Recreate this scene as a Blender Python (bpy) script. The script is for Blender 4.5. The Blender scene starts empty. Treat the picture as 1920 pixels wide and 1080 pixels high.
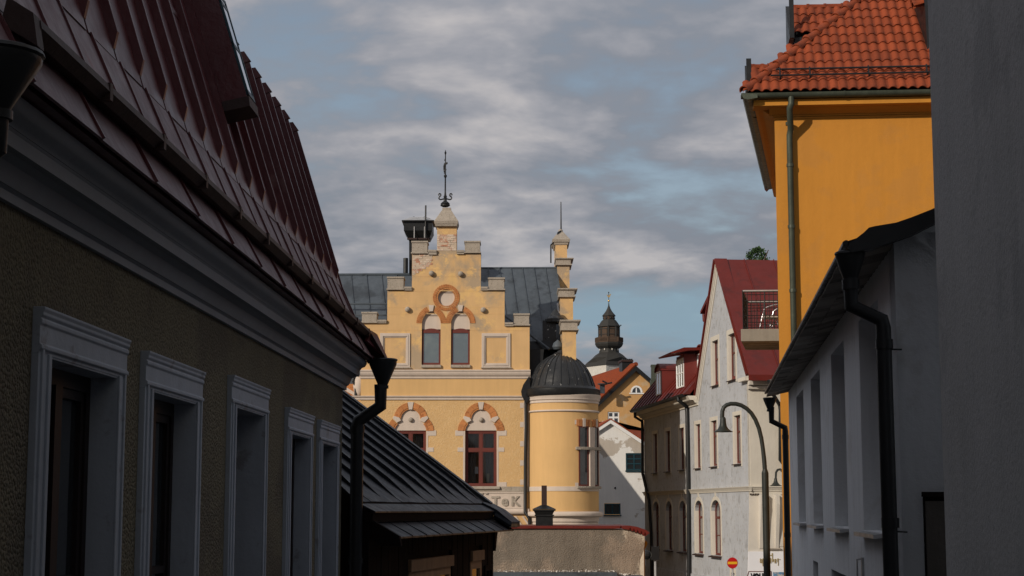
import bpy, math, random
from math import sin, cos, pi, radians, atan, atan2, sqrt, floor
from mathutils import Vector, Matrix
from mathutils.geometry import tessellate_polygon
random.seed(7)
S = bpy.context.scene
COL = S.collection
CZ = 1.65                                   # eye height above the pavement at the camera

# ------------------------------------------------------------------ camera
cam = bpy.data.cameras.new("camera")
cam.sensor_width = 36.0
cam.lens = 3156.0 / 1920.0 * 36.0
cam.clip_start = 0.1
cam.clip_end = 6000
PITCH = atan(415.0 / 3156.0)
camo = bpy.data.objects.new("camera", cam)
camo.location = (0, 0, CZ)
camo.rotation_euler = (pi / 2 + PITCH, 0, 0)
COL.objects.link(camo)
S.camera = camo

# ------------------------------------------------------------------ sky, sun, exposure
TO_SUN = Vector((-0.63, -0.66, 0.40)).normalized()
ELEV = math.asin(TO_SUN.z)
ROT = atan2(TO_SUN.x, TO_SUN.y)
W = bpy.data.worlds.new("World")
S.world = W
W.use_nodes = True
nt = W.node_tree
for n in list(nt.nodes): nt.nodes.remove(n)
def N(tree, typ, **kw):
    n = tree.nodes.new(typ)
    for k, v in kw.items():
        if k.startswith('i_'):
            n.inputs[k[2:].replace('_', ' ')].default_value = v
        else:
            setattr(n, k, v)
    return n
def mth(tree, op, a, b=None, c=None, clamp=False):
    n = tree.nodes.new('ShaderNodeMath'); n.operation = op; n.use_clamp = clamp
    for i, v in enumerate((a, b, c)):
        if v is None: continue
        if isinstance(v, (int, float)): n.inputs[i].default_value = v
        else: tree.links.new(v, n.inputs[i])
    return n.outputs[0]
def ramp(tree, fac, stops, interp='LINEAR'):
    n = tree.nodes.new('ShaderNodeValToRGB')
    cr = n.color_ramp; cr.interpolation = interp
    while len(cr.elements) < len(stops): cr.elements.new(0.5)
    for e, (p, c) in zip(cr.elements, stops):
        e.position = p
        e.color = (c[0], c[1], c[2], 1) if not isinstance(c, (int, float)) else (c, c, c, 1)
    tree.links.new(fac, n.inputs[0])
    return n.outputs[0]
def mixc(tree, fac, a, b, blend='MIX'):
    n = tree.nodes.new('ShaderNodeMix'); n.data_type = 'RGBA'; n.blend_type = blend
    for sock, v in ((n.inputs[0], fac), (n.inputs[6], a), (n.inputs[7], b)):
        if isinstance(v, (int, float)): sock.default_value = v
        elif isinstance(v, tuple): sock.default_value = (v[0], v[1], v[2], 1)
        else: tree.links.new(v, sock)
    return n.outputs[2]
sky = N(nt, 'ShaderNodeTexSky', sky_type='NISHITA')
sky.sun_disc = False
sky.sun_elevation = ELEV
sky.sun_rotation = ROT
sky.air_density = 1.0; sky.dust_density = 1.6; sky.ozone_density = 1.2
tc = N(nt, 'ShaderNodeTexCoord')
sx = N(nt, 'ShaderNodeSeparateXYZ'); nt.links.new(tc.outputs['Generated'], sx.inputs[0])
zz = mth(nt, 'ADD', mth(nt, 'MAXIMUM', sx.outputs[2], 0.0), 0.17)
cx = mth(nt, 'DIVIDE', sx.outputs[0], zz)
cy = mth(nt, 'DIVIDE', sx.outputs[1], zz)
cb = N(nt, 'ShaderNodeCombineXYZ')
nt.links.new(cx, cb.inputs[0]); nt.links.new(cy, cb.inputs[1])
def wnoise(scale, detail, rough, off, dist=0.0, sc=(1, 1, 1)):
    mp = N(nt, 'ShaderNodeMapping'); mp.inputs['Location'].default_value = off
    mp.inputs['Scale'].default_value = sc
    nt.links.new(cb.outputs[0], mp.inputs[0])
    n = N(nt, 'ShaderNodeTexNoise'); n.inputs['Scale'].default_value = scale
    n.inputs['Detail'].default_value = detail; n.inputs['Roughness'].default_value = rough
    n.inputs['Distortion'].default_value = dist
    nt.links.new(mp.outputs[0], n.inputs['Vector'])
    return n.outputs['Fac']
big = wnoise(0.42, 3, 0.5, (3.1, 1.7, 0), 0.2)
mid = wnoise(2.3, 6, 0.56, (5.1, 4.4, 0), 0.25, (1, 0.9, 1))
fin = wnoise(9.0, 4, 0.50, (1.3, 9.2, 0), 0.2)
rip = mth(nt, 'ADD', mth(nt, 'MULTIPLY', mid, 0.74), mth(nt, 'MULTIPLY', fin, 0.26))
dens = mth(nt, 'ADD', mth(nt, 'MULTIPLY', rip, 0.75), mth(nt, 'MULTIPLY', big, 0.35))
cover = ramp(nt, dens, [(0.415, 0.0), (0.525, 1.0)], 'EASE')
cloudcol = ramp(nt, rip, [(0.38, (1.30, 1.52, 1.86)), (0.47, (1.70, 1.83, 2.12)), (0.54, (2.36, 2.38, 2.60)), (0.62, (3.5, 3.34, 3.36))])
skyb = mixc(nt, 1.0, sky.outputs[0], (0.95, 0.86, 0.78), 'MULTIPLY')
over = mth(nt, 'MULTIPLY_ADD', mth(nt, 'MAXIMUM', sx.outputs[2], 0.0), 0.45, 0.95)
vm = N(nt, 'ShaderNodeVectorMath', operation='SCALE'); nt.links.new(cloudcol, vm.inputs[0]); nt.links.new(over, vm.inputs['Scale']); cloudcol = vm.outputs[0]
colr = mixc(nt, mth(nt, 'MULTIPLY_ADD', cover, 0.60, 0.37), skyb, cloudcol)
# a wide ragged opening low in the cloud deck where pale blue shows
az = mth(nt, 'DIVIDE', sx.outputs[0], mth(nt, 'MAXIMUM', sx.outputs[1], 0.05))
ga_ = mth(nt, 'DIVIDE', mth(nt, 'SUBTRACT', az, 0.075), 0.14)
gb_ = mth(nt, 'DIVIDE', mth(nt, 'SUBTRACT', sx.outputs[2], 0.112), 0.020)
rad = mth(nt, 'SQRT', mth(nt, 'ADD', mth(nt, 'MULTIPLY', ga_, ga_), mth(nt, 'MULTIPLY', gb_, gb_)))
rad = mth(nt, 'ADD', rad, mth(nt, 'MULTIPLY', mth(nt, 'SUBTRACT', rip, 0.5), 5.0))
front = mth(nt, 'GREATER_THAN', sx.outputs[1], 0.0)
gap_ = mth(nt, 'MULTIPLY', mth(nt, 'MULTIPLY', mth(nt, 'SUBTRACT', 1.25, rad, clamp=True), 0.85), front)
colr = mixc(nt, gap_, colr, (1.9, 2.75, 3.35))
bg = N(nt, 'ShaderNodeBackground'); bg.inputs['Strength'].default_value = 0.128
nt.links.new(colr, bg.inputs[0])
wo = N(nt, 'ShaderNodeOutputWorld'); nt.links.new(bg.outputs[0], wo.inputs[0])

sun = bpy.data.lights.new("sun", 'SUN')
sun.energy = 2.9; sun.angle = radians(0.5); sun.color = (1.0, 0.89, 0.76)
suno = bpy.data.objects.new("sun", sun)
suno.rotation_euler = (-TO_SUN).to_track_quat('-Z', 'Y').to_euler()
suno.location = (-30, -30, 40)
COL.objects.link(suno)
S.view_settings.view_transform = 'Standard'
S.view_settings.look = 'None'
S.view_settings.exposure = 0.10
S.view_settings.gamma = 1.0
S.view_settings.use_curve_mapping = False
S.render.engine = 'CYCLES'
S.cycles.max_bounces = 6
S.cycles.transparent_max_bounces = 12

# ------------------------------------------------------------------ materials
def mat(name, c, rough=0.85, var=0.12, vs=1.5, bump=0.25, bs=40.0, metal=0.0, streak=0.0, c2=None, c2s=1.2,
        c2t=0.6, c2w=0.04, zg=None, xg=None, rand=0.0, spec=0.35, bd=0.01, speck=None, c3=None, c3s=3.0, c3t=0.66, vor=0.0):
    m = bpy.data.materials.new(name); m.use_nodes = True
    t = m.node_tree; b = t.nodes['Principled BSDF']
    co = N(t, 'ShaderNodeTexCoord').outputs['Object']
    def noise(scale, detail=6, rough_=0.6, sc=None, dist=0.0, off=(0, 0, 0)):
        v = co
        if sc or off != (0, 0, 0):
            mp = N(t, 'ShaderNodeMapping')
            mp.inputs['Scale'].default_value = sc or (1, 1, 1); mp.inputs['Location'].default_value = off
            t.links.new(co, mp.inputs[0]); v = mp.outputs[0]
        n = N(t, 'ShaderNodeTexNoise'); n.inputs['Scale'].default_value = scale
        n.inputs['Detail'].default_value = detail; n.inputs['Roughness'].default_value = rough_
        n.inputs['Distortion'].default_value = dist
        t.links.new(v, n.inputs['Vector']); return n.outputs['Fac']
    n1 = noise(vs)
    f = mth(t, 'MULTIPLY_ADD', mth(t, 'SUBTRACT', n1, 0.5), var * 4, 1.0)
    if streak:
        n2 = noise(1.0, 4, 0.6, (7, 7, 0.7))
        f = mth(t, 'MULTIPLY', f, mth(t, 'MULTIPLY_ADD', mth(t, 'SUBTRACT', n2, 0.5), streak * 4, 1.0))
    if rand:
        oi = N(t, 'ShaderNodeObjectInfo').outputs['Random']
        f = mth(t, 'MULTIPLY', f, mth(t, 'MULTIPLY_ADD', mth(t, 'SUBTRACT', oi, 0.5), rand * 2, 1.0))
    base = c
    def gradterm(val):
        out = val
        for ax, g in ((2, zg), (0, xg)):
            if g:
                s_ = N(t, 'ShaderNodeSeparateXYZ'); t.links.new(co, s_.inputs[0])
                mr = N(t, 'ShaderNodeMapRange'); t.links.new(s_.outputs[ax], mr.inputs[0])
                mr.inputs[1].default_value = g[0]; mr.inputs[2].default_value = g[1]
                mr.inputs[3].default_value = g[2]; mr.inputs[4].default_value = g[3]
                out = mth(t, 'ADD', out, mr.outputs[0])
        return out
    if c2:
        n3 = gradterm(noise(c2s, 8, 0.62, None, 0.3, (4.2, 1.1, 0.3)))
        k = mth(t, 'MULTIPLY', mth(t, 'SUBTRACT', n3, c2t - c2w), 1.0 / (2 * c2w), clamp=True)
        base = mixc(t, k, base, c2)
    if c3:
        n4 = noise(c3s, 8, 0.65, None, 0.2, (9.1, 3.3, 5.2))
        k = mth(t, 'MULTIPLY', mth(t, 'SUBTRACT', n4, c3t - 0.03), 1.0 / 0.06, clamp=True)
        base = mixc(t, k, base, c3)
    if speck:
        n5 = noise(speck[1], 2, 0.5)
        k = mth(t, 'MULTIPLY', mth(t, 'SUBTRACT', n5, speck[2]), 12.0, clamp=True)
        base = mixc(t, k, base, speck[0])
    cmb = N(t, 'ShaderNodeCombineXYZ')
    for i in range(3): t.links.new(f, cmb.inputs[i])
    fc = mixc(t, 1.0, base, cmb.outputs[0], 'MULTIPLY')
    t.links.new(fc, b.inputs['Base Color'])
    b.inputs['Roughness'].default_value = rough
    b.inputs['Metallic'].default_value = metal
    b.inputs['Specular IOR Level'].default_value = spec
    if rough < 0.6:
        rr = mth(t, 'MULTIPLY_ADD', mth(t, 'SUBTRACT', noise(vs * 3), 0.5), 0.5, rough, clamp=True)
        t.links.new(rr, b.inputs['Roughness'])
    if bump:
        h = noise(bs, 4, 0.65)
        if vor:
            v_ = N(t, 'ShaderNodeTexVoronoi'); v_.inputs['Scale'].default_value = vor
            t.links.new(co, v_.inputs['Vector'])
            h = mth(t, 'ADD', mth(t, 'MULTIPLY', h, 0.5), mth(t, 'MULTIPLY', v_.outputs['Distance'], -0.8))
        h2 = noise(vs * 2, 3)
        h = mth(t, 'ADD', h, mth(t, 'MULTIPLY', h2, 0.6))
        bp = N(t, 'ShaderNodeBump'); bp.inputs['Strength'].default_value = bump; bp.inputs['Distance'].default_value = bd
        t.links.new(h, bp.inputs['Height']); t.links.new(bp.outputs[0], b.inputs['Normal'])
    return m
M = {}
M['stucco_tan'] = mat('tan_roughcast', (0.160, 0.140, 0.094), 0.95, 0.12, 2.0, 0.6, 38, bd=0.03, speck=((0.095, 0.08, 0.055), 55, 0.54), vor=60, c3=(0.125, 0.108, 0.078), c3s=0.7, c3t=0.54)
M['trim_white'] = mat('white_trim_paint', (0.34, 0.375, 0.43), 0.75, 0.08, 2, 0.35, 18, streak=0.10, c3=(0.25, 0.26, 0.28), c3s=4.0, c3t=0.63)
M['cornice'] = mat('grey_cornice_paint', (0.25, 0.27, 0.30), 0.75, 0.10, 2, 0.2, 20, streak=0.04)
M['roof_red_old'] = mat('old_red_roof_metal', (0.075, 0.011, 0.014), 0.40, 0.18, 1.3, 0.35, 6, bd=0.02, spec=0.5, streak=0.06, c3=(0.11, 0.04, 0.038), c3s=2.2, c3t=0.64)
M['roof_pink'] = mat('faded_red_roof_metal', (0.115, 0.062, 0.070), 0.5, 0.22, 2.5, 0.35, 8, streak=0.08, bd=0.02, c3=(0.13, 0.035, 0.035), c3s=6, c3t=0.64)
M['gutter_rust'] = mat('dark_rusty_gutter', (0.035, 0.018, 0.015), 0.6, 0.3, 4, 0.3, 20)
M['black_metal'] = mat('black_painted_metal', (0.012, 0.013, 0.014), 0.42, 0.15, 3, 0.2, 15)
M['black_roof'] = mat('black_seam_roof_paint', (0.011, 0.013, 0.017), 0.44, 0.2, 2, 0.5, 7, bd=0.02, spec=0.16, speck=((0.10, 0.11, 0.12), 60, 0.73))
M['dark_wood'] = mat('dark_tarred_wood', (0.009, 0.006, 0.0055), 0.9, 0.3, 2, 0.4, 25, streak=0.2, rand=0.35, spec=0.1)
M['brown_wood'] = mat('weathered_brown_wood', (0.30, 0.18, 0.10), 0.8, 0.2, 2, 0.3, 25, streak=0.2, rand=0.2)
M['frame_dark'] = mat('dark_oxblood_window_wood', (0.012, 0.006, 0.006), 0.6, 0.2, 3, 0.1, 20)
M['frame_red'] = mat('red_brown_window_paint', (0.125, 0.028, 0.020), 0.55, 0.12, 3, 0.1, 20)
M['wall_grey'] = mat('grey_render', (0.44, 0.44, 0.435), 0.92, 0.12, 0.8, 0.5, 34, streak=0.05, speck=((0.36, 0.36, 0.355), 22, 0.60), bd=0.01, c3=(0.37, 0.37, 0.37), c3s=1.2, c3t=0.56)
M['wall_white'] = mat('white_lime_render', (0.82, 0.84, 0.86), 0.9, 0.05, 1.2, 0.3, 20, bd=0.02, streak=0.07, c3=(0.74, 0.75, 0.755), c3s=1.6, c3t=0.60)
M['shingle'] = mat('grey_wood_shingle', (0.26, 0.235, 0.205), 0.85, 0.2, 4, 0.3, 30, rand=0.45)
M['orange'] = mat('orange_render', (0.50, 0.212, 0.028), 0.9, 0.06, 0.6, 0.3, 9, bd=0.02, streak=0.05, c3=(0.47, 0.205, 0.034), c3s=0.8, c3t=0.56)
M['tile'] = mat('terracotta_pantile', (0.225, 0.043, 0.012), 0.88, 0.20, 5, 0.2, 30, rand=0.20, speck=((0.36, 0.19, 0.12), 55, 0.70), c3=(0.15, 0.034, 0.014), c3s=7, c3t=0.62)
M['copper'] = mat('dark_green_copper', (0.065, 0.075, 0.055), 0.5, 0.3, 3, 0.2, 20, streak=0.2, metal=0.3)
M['yellow'] = mat('yellow_lime_render', (0.60, 0.385, 0.180), 0.92, 0.08, 1.0, 0.3, 22, streak=0.05, c2=(0.40, 0.30, 0.195), c2s=0.8, c2t=0.57, c2w=0.05, zg=(8.6, 12.8, -0.13, 0.055), c3=(0.66, 0.43, 0.18), c3s=1.6, c3t=0.58)
M['yellow_rough'] = mat('yellow_roughcast', (0.61, 0.395, 0.180), 0.95, 0.07, 1.5, 0.7, 20, bd=0.03, c3=(0.63, 0.425, 0.21), c3s=14, c3t=0.54)
M['yellow_turret'] = mat('yellow_turret_render', (0.61, 0.385, 0.165), 0.9, 0.05, 0.9, 0.15, 15, streak=0.05)
M['stone'] = mat('grey_limestone', (0.35, 0.305, 0.25), 0.9, 0.14, 4, 0.4, 30, bd=0.02, streak=0.1, speck=((0.20, 0.17, 0.13), 30, 0.58))
M['pale_stone'] = mat('pale_pinkish_stucco', (0.56, 0.475, 0.40), 0.9, 0.06, 3, 0.2, 25, streak=0.06)
M['brick'] = mat('orange_brick', (0.47, 0.19, 0.065), 0.88, 0.14, 8, 0.3, 40, rand=0.12, speck=((0.34, 0.12, 0.04), 9, 0.56))
M['old_brick'] = mat('weathered_red_brick', (0.42, 0.20, 0.125), 0.92, 0.25, 9, 0.4, 40, c2=(0.56, 0.46, 0.36), c2s=3.0, c2t=0.48, c2w=0.05)
M['mortar'] = mat('old_mortar', (0.50, 0.40, 0.30), 0.95, 0.12, 8, 0.3, 40)
M['slate_metal'] = mat('blue_grey_sheet_roof', (0.070, 0.085, 0.100), 0.45, 0.2, 0.8, 0.3, 5, bd=0.02, streak=0.14, c3=(0.040, 0.048, 0.056), c3s=0.7, c3t=0.56)
M['dome_metal'] = mat('dark_dome_metal', (0.028, 0.029, 0.030), 0.33, 0.25, 3, 0.3, 9, bd=0.02, streak=0.2, speck=((0.62, 0.63, 0.62), 8, 0.685))
M['grey_plaster'] = mat('worn_grey_beige_plaster', (0.42, 0.435, 0.455), 0.94, 0.10, 1.0, 0.5, 14, bd=0.02, streak=0.07, c2=(0.31, 0.315, 0.32), c2s=2.8, c2t=0.60, c2w=0.05, speck=((0.33, 0.31, 0.285), 9, 0.60))
M['cream'] = mat('cream_plaster', (0.58, 0.54, 0.46), 0.9, 0.06, 2, 0.4, 14, bd=0.02, streak=0.05)
M['cream_smooth'] = mat('smooth_cream_trim', (0.60, 0.56, 0.49), 0.85, 0.05, 3, 0.15, 20)
M['roof_red'] = mat('red_painted_roof_metal', (0.125, 0.014, 0.009), 0.5, 0.14, 1.2, 0.2, 6, streak=0.08, c3=(0.095, 0.014, 0.010), c3s=1.2, c3t=0.58)
M['dormer_red'] = mat('peeling_red_dormer_paint', (0.15, 0.022, 0.016), 0.6, 0.15, 2, 0.2, 10, c2=(0.17, 0.15, 0.15), c2s=1.9, c2t=0.66, c2w=0.02)
M['peel_white'] = mat('peeling_white_render', (0.74, 0.73, 0.70), 0.9, 0.05, 1.2, 0.3, 10, bd=0.02, streak=0.05, c2=(0.46, 0.41, 0.35), c2s=0.62, c2t=0.585, c2w=0.008, zg=(5.0, 9.3, -0.07, 0.085))
M['ochre'] = mat('ochre_render', (0.52, 0.300, 0.120), 0.9, 0.10, 0.9, 0.3, 8, streak=0.08, c3=(0.50, 0.35, 0.20), c3s=1.1, c3t=0.57)
M['white_paint'] = mat('white_window_paint', (0.78, 0.78, 0.76), 0.5, 0.03, 3, 0, 20)
M['teal_paint'] = mat('dark_teal_paint', (0.012, 0.045, 0.06), 0.45, 0.05, 3, 0, 20)
M['tower_wood'] = mat('tarred_brown_boards', (0.075, 0.048, 0.032), 0.85, 0.2, 1, 0.3, 4, streak=0.2)
M['tower_roof'] = mat('black_tarred_roof', (0.030, 0.029, 0.026), 0.7, 0.2, 0.7, 0.4, 3, bd=0.05)
M['tower_stone'] = mat('whitewashed_stone', (0.56, 0.54, 0.49), 0.95, 0.09, 0.6, 0.9, 2.0, bd=0.15, speck=((0.52, 0.49, 0.44), 1.7, 0.56))
M['gold'] = mat('gilded_metal', (0.8, 0.5, 0.15), 0.35, 0.05, 3, 0, 20, metal=0.9)
M['concrete'] = mat('balcony_concrete', (0.25, 0.235, 0.20), 0.92, 0.12, 2.5, 0.4, 20, streak=0.12, c3=(0.15, 0.14, 0.11), c3s=2.5, c3t=0.60)
M['chrome'] = mat('bright_aluminium_tube', (0.45, 0.45, 0.46), 0.4, 0.02, 3, 0, 20, metal=0.85)
M['wall_stain'] = mat('stained_roughcast', (0.20, 0.172, 0.138), 0.95, 0.26, 1.6, 1.0, 30, bd=0.04, streak=0.14, c2=(0.60, 0.52, 0.41), c2s=0.55, c2t=0.60, c2w=0.012, xg=(0.5, 2.0, -0.20, 0.10), speck=((0.19, 0.16, 0.125), 40, 0.58), c3=(0.30, 0.24, 0.185), c3s=0.6, c3t=0.54)
M['mustard'] = mat('mustard_render', (0.45, 0.26, 0.06), 0.9, 0.1, 2, 0.3, 20)
M['pale_peel'] = mat('pale_patched_render', (0.60, 0.53, 0.43), 0.92, 0.1, 2, 0.5, 15, bd=0.03)
M['gravel'] = mat('white_limestone_grit', (0.60, 0.57, 0.52), 0.9, 0.2, 9, 0.3, 30)
M['zinc'] = mat('pale_zinc', (0.42, 0.42, 0.42), 0.45, 0.2, 5, 0.1, 20, streak=0.2, metal=0.3)
M['lamp_green'] = mat('dark_grey_green_enamel', (0.022, 0.026, 0.022), 0.45, 0.08, 3, 0, 20)
M['sign_red'] = mat('sign_red_film', (0.52, 0.012, 0.014), 0.45, 0.03, 3, 0, 20)
M['sign_yellow'] = mat('sign_yellow_film', (0.80, 0.43, 0.02), 0.45, 0.03, 3, 0, 20)
M['sign_white'] = mat('white_board', (0.80, 0.80, 0.82), 0.6, 0.03, 3, 0, 20)
M['letter_gold'] = mat('dull_gold_lettering', (0.36, 0.27, 0.10), 0.5, 0.05, 3, 0, 20)
M['ink'] = mat('black_ink', (0.02, 0.02, 0.022), 0.6, 0.0, 3, 0, 20)
M['poster_blue'] = mat('blue_poster_print', (0.10, 0.22, 0.36), 0.6, 0.3, 9, 0, 20, c2=(0.45, 0.40, 0.36), c2s=8, c2t=0.5)
M['asphalt'] = mat('asphalt', (0.05, 0.05, 0.052), 0.9, 0.15, 1.0, 0.6, 30)
M['earth'] = mat('earth_ground', (0.09, 0.09, 0.085), 0.95, 0.2, 0.3, 0.4, 6)
M['leaf'] = mat('dark_leaf', (0.035, 0.075, 0.022), 0.7, 0.2, 2, 0, 20)
M['bark'] = mat('bark', (0.09, 0.065, 0.045), 0.9, 0.2, 4, 0.4, 12)
M['dark_room'] = mat('unlit_interior', (0.03, 0.027, 0.025), 0.95, 0.1, 1, 0, 20)
M['curtain'] = mat('pale_curtain_fabric', (0.40, 0.36, 0.32), 0.95, 0.05, 3, 0, 20)
M['wax'] = mat('ivory_wax', (0.72, 0.62, 0.45), 0.6, 0.02, 3, 0, 20)
M['kerb'] = mat('granite_kerb', (0.30, 0.29, 0.28), 0.85, 0.15, 6, 0.3, 40)

def glass(name, c=(0.02, 0.024, 0.028), rough=0.04, mirror=0.0, wav=0.0):
    m = bpy.data.materials.new(name); m.use_nodes = True
    t = m.node_tree; b = t.nodes['Principled BSDF']
    b.inputs['Base Color'].default_value = (*c, 1)
    b.inputs['Roughness'].default_value = rough
    b.inputs['Metallic'].default_value = mirror
    b.inputs['IOR'].default_value = 1.6
    b.inputs['Specular IOR Level'].default_value = 0.9
    if wav:
        co = N(t, 'ShaderNodeTexCoord').outputs['Object']
        n = N(t, 'ShaderNodeTexNoise'); n.inputs['Scale'].default_value = 1.3
        t.links.new(co, n.inputs['Vector'])
        bp = N(t, 'ShaderNodeBump'); bp.inputs['Strength'].default_value = wav; bp.inputs['Distance'].default_value = 0.05
        t.links.new(n.outputs['Fac'], bp.inputs['Height']); t.links.new(bp.outputs[0], b.inputs['Normal'])
    return m
M['glass_dark'] = glass('dark_window_glass', wav=0.15)
M['glass_sky'] = glass('sky_reflecting_glass', (0.30, 0.34, 0.34), 0.05, 0.75, 0.1)
M['glass_grey'] = glass('dim_window_glass', (0.22, 0.22, 0.22), 0.10, 0.5, 0.2)
M['glass_pale'] = glass('pale_sky_glass', (0.80, 0.85, 0.92), 0.08, 0.9, 0.1)
def clear_glass():
    m = bpy.data.materials.new('clear_window_glass'); m.use_nodes = True
    t = m.node_tree
    for n in list(t.nodes):
        if n.type != 'OUTPUT_MATERIAL': t.nodes.remove(n)
    out = [n for n in t.nodes if n.type == 'OUTPUT_MATERIAL'][0]
    tr = N(t, 'ShaderNodeBsdfTransparent'); tr.inputs[0].default_value = (0.86, 0.88, 0.88, 1)
    gl = N(t, 'ShaderNodeBsdfGlossy'); gl.inputs['Roughness'].default_value = 0.04
    fr = N(t, 'ShaderNodeFresnel'); fr.inputs[0].default_value = 1.55
    mx = N(t, 'ShaderNodeMixShader')
    t.links.new(fr.outputs[0], mx.inputs[0]); t.links.new(tr.outputs[0], mx.inputs[1]); t.links.new(gl.outputs[0], mx.inputs[2])
    t.links.new(mx.outputs[0], out.inputs[0])
    return m
M['glass_clear'] = clear_glass()

# ------------------------------------------------------------------ geometry helpers
def groundz(y):                              # height of the ground relative to the eye: the street falls away
    if y < 5: return -1.65
    if y < 60: return -1.65 - 0.065 * (y - 5)
    return -1.65 - 0.065 * 55
def ray(u, v):                               # direction of a measured bearing (u, v), from the survey of the view
    x = (u - 960) / 3156.0; y = (540 - v) / 3156.0
    return Vector((x, cos(PITCH) - y * sin(PITCH), sin(PITCH) + y * cos(PITCH)))
class Frame:
    """local axes: s along the facade (to the right when facing it), t into the building, z height relative to the eye"""
    def __init__(self, ox, oy, deg):
        a = radians(deg)
        self.o = Vector((ox, oy)); self.a = a
        self.ex = Vector((cos(a), sin(a))); self.ey = Vector((-sin(a), cos(a)))
    def p(self, u, v, t=0.0):
        d = ray(u, v); d2 = Vector((d.x, d.y))
        k = (self.o.dot(self.ey) + t) / d2.dot(self.ey)
        P = d * k
        return ((Vector((P.x, P.y)) - self.o).dot(self.ex), P.z)
    def s_of(self, u, t=0.0): return self.p(u, 955, t)[0]
def setp(o, label=None, cat=None, group=None, kind=None):
    if label: o['label'] = label
    if cat: o['category'] = cat
    if group: o['group'] = group
    if kind: o['kind'] = kind
def thing(name, fr, label, cat, s=0.0, t=0.0, base=None, group=None):
    """an Empty at the thing's base; its parts use the frame coordinates shifted to that base"""
    o = bpy.data.objects.new(name, None); COL.objects.link(o)
    w = fr.o + fr.ex * s + fr.ey * t
    bz = groundz(w.y) if base is None else base
    o.location = (w.x, w.y, bz + CZ); o.rotation_euler = (0, 0, fr.a)
    o.empty_display_size = 0.2
    setp(o, label, cat, group)
    OFF[o.name] = (s, t, bz)
    return o
OFF = {}
def off_of(p):
    while p is not None:
        if p.name in OFF: return OFF[p.name]
        p = p.parent
    return (0, 0, -CZ)
class MB:
    def __init__(self): self.v = []; self.f = []
    def add(self, vs, fs):
        k = len(self.v); self.v += [tuple(p) for p in vs]; self.f += [tuple(i + k for i in f) for f in fs]; return self
    def box(self, x0, x1, y0, y1, z0, z1):
        vs = [(x0, y0, z0), (x1, y0, z0), (x1, y1, z0), (x0, y1, z0), (x0, y0, z1), (x1, y0, z1), (x1, y1, z1), (x0, y1, z1)]
        return self.add(vs, [(0, 3, 2, 1), (4, 5, 6, 7), (0, 1, 5, 4), (1, 2, 6, 5), (2, 3, 7, 6), (3, 0, 4, 7)])
    def hexa(self, bot, top):
        return self.add(list(bot) + list(top), [(0, 3, 2, 1), (4, 5, 6, 7), (0, 1, 5, 4), (1, 2, 6, 5), (2, 3, 7, 6), (3, 0, 4, 7)])
    def prism(self, pts, vec):
        n = len(pts); vec = Vector(vec)
        a = [Vector(p) for p in pts]; b = [p + vec for p in a]
        tris = tessellate_polygon([a])
        fs = [tuple(t) for t in tris] + [tuple(i + n for i in reversed(t)) for t in tris]
        fs += [(i, (i + 1) % n, (i + 1) % n + n, i + n) for i in range(n)]
        return self.add(a + b, fs)
    def sec(self, tz, s0, s1):               # section given in (t, z), drawn out along s
        return self.prism([(s0, t, z) for t, z in tz], (s1 - s0, 0, 0))
    def out(self, sz, t0, t1):               # outline given in (s, z), thickness in t
        return self.prism([(s, t0, z) for s, z in sz], (0, t1 - t0, 0))
    def wall(self, outline, holes, t0, depth, thick=None):
        loops = [[Vector((s, t0, z)) for s, z in outline]] + [[Vector((s, t0, z)) for s, z in h] for h in holes]
        tris = tessellate_polygon(loops)
        flat = [p for l in loops for p in l]
        self.add(flat, [tuple(t) for t in tris])
        th = thick or depth
        for l, d in [(loops[0], th)] + [(h, depth) for h in loops[1:]]:
            n = len(l); b = [p + Vector((0, d, 0)) for p in l]
            self.add(l + b, [(i, (i + 1) % n, (i + 1) % n + n, i + n) for i in range(n)])
        return self
    def tube(self, path, r, n=10, caps=True):
        path = [Vector(p) for p in path]; rs = r if isinstance(r, (list, tuple)) else [r] * len(path)
        rings = []; prev = None
        for i, p in enumerate(path):
            if i == 0: d = path[1] - p
            elif i == len(path) - 1: d = p - path[i - 1]
            else: d = (path[i + 1] - p).normalized() + (p - path[i - 1]).normalized()
            d.normalize()
            if prev is None:
                a = Vector((0, 0, 1)) if abs(d.z) < 0.9 else Vector((1, 0, 0))
                x = d.cross(a).normalized()
            else:
                x = (prev - d * prev.dot(d)).normalized()
            prev = x; y = d.cross(x)
            rings.append([p + (x * cos(2 * pi * k / n) + y * sin(2 * pi * k / n)) * rs[i] for k in range(n)])
        vs = [q for R in rings for q in R]; fs = []
        for i in range(len(path) - 1):
            for k in range(n):
                fs.append((i * n + k, i * n + (k + 1) % n, (i + 1) * n + (k + 1) % n, (i + 1) * n + k))
        if caps: fs += [tuple(reversed(range(n))), tuple(range(len(vs) - n, len(vs)))]
        return self.add(vs, fs)
    def lathe(self, prof, c, n=24, a0=0, a1=2 * pi, ph=0.0):   # prof: (radius, z)
        full = abs(a1 - a0 - 2 * pi) < 1e-6; m = n if full else n + 1
        vs = []; fs = []
        for r, z in prof:
            for k in range(m):
                a = ph + a0 + (a1 - a0) * k / n
                vs.append((c[0] + r * cos(a), c[1] + r * sin(a), c[2] + z))
        for i in range(len(prof) - 1):
            for k in range(n):
                k2 = (k + 1) % m
                fs.append((i * m + k, i * m + k2, (i + 1) * m + k2, (i + 1) * m + k))
        return self.add(vs, fs)
    def ball(self, c, r, n=12, sz=1.0):
        return self.lathe([(max(1e-4, r * sin(pi * i / 7)), -r * sz * cos(pi * i / 7)) for i in range(8)], c, n)
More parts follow.
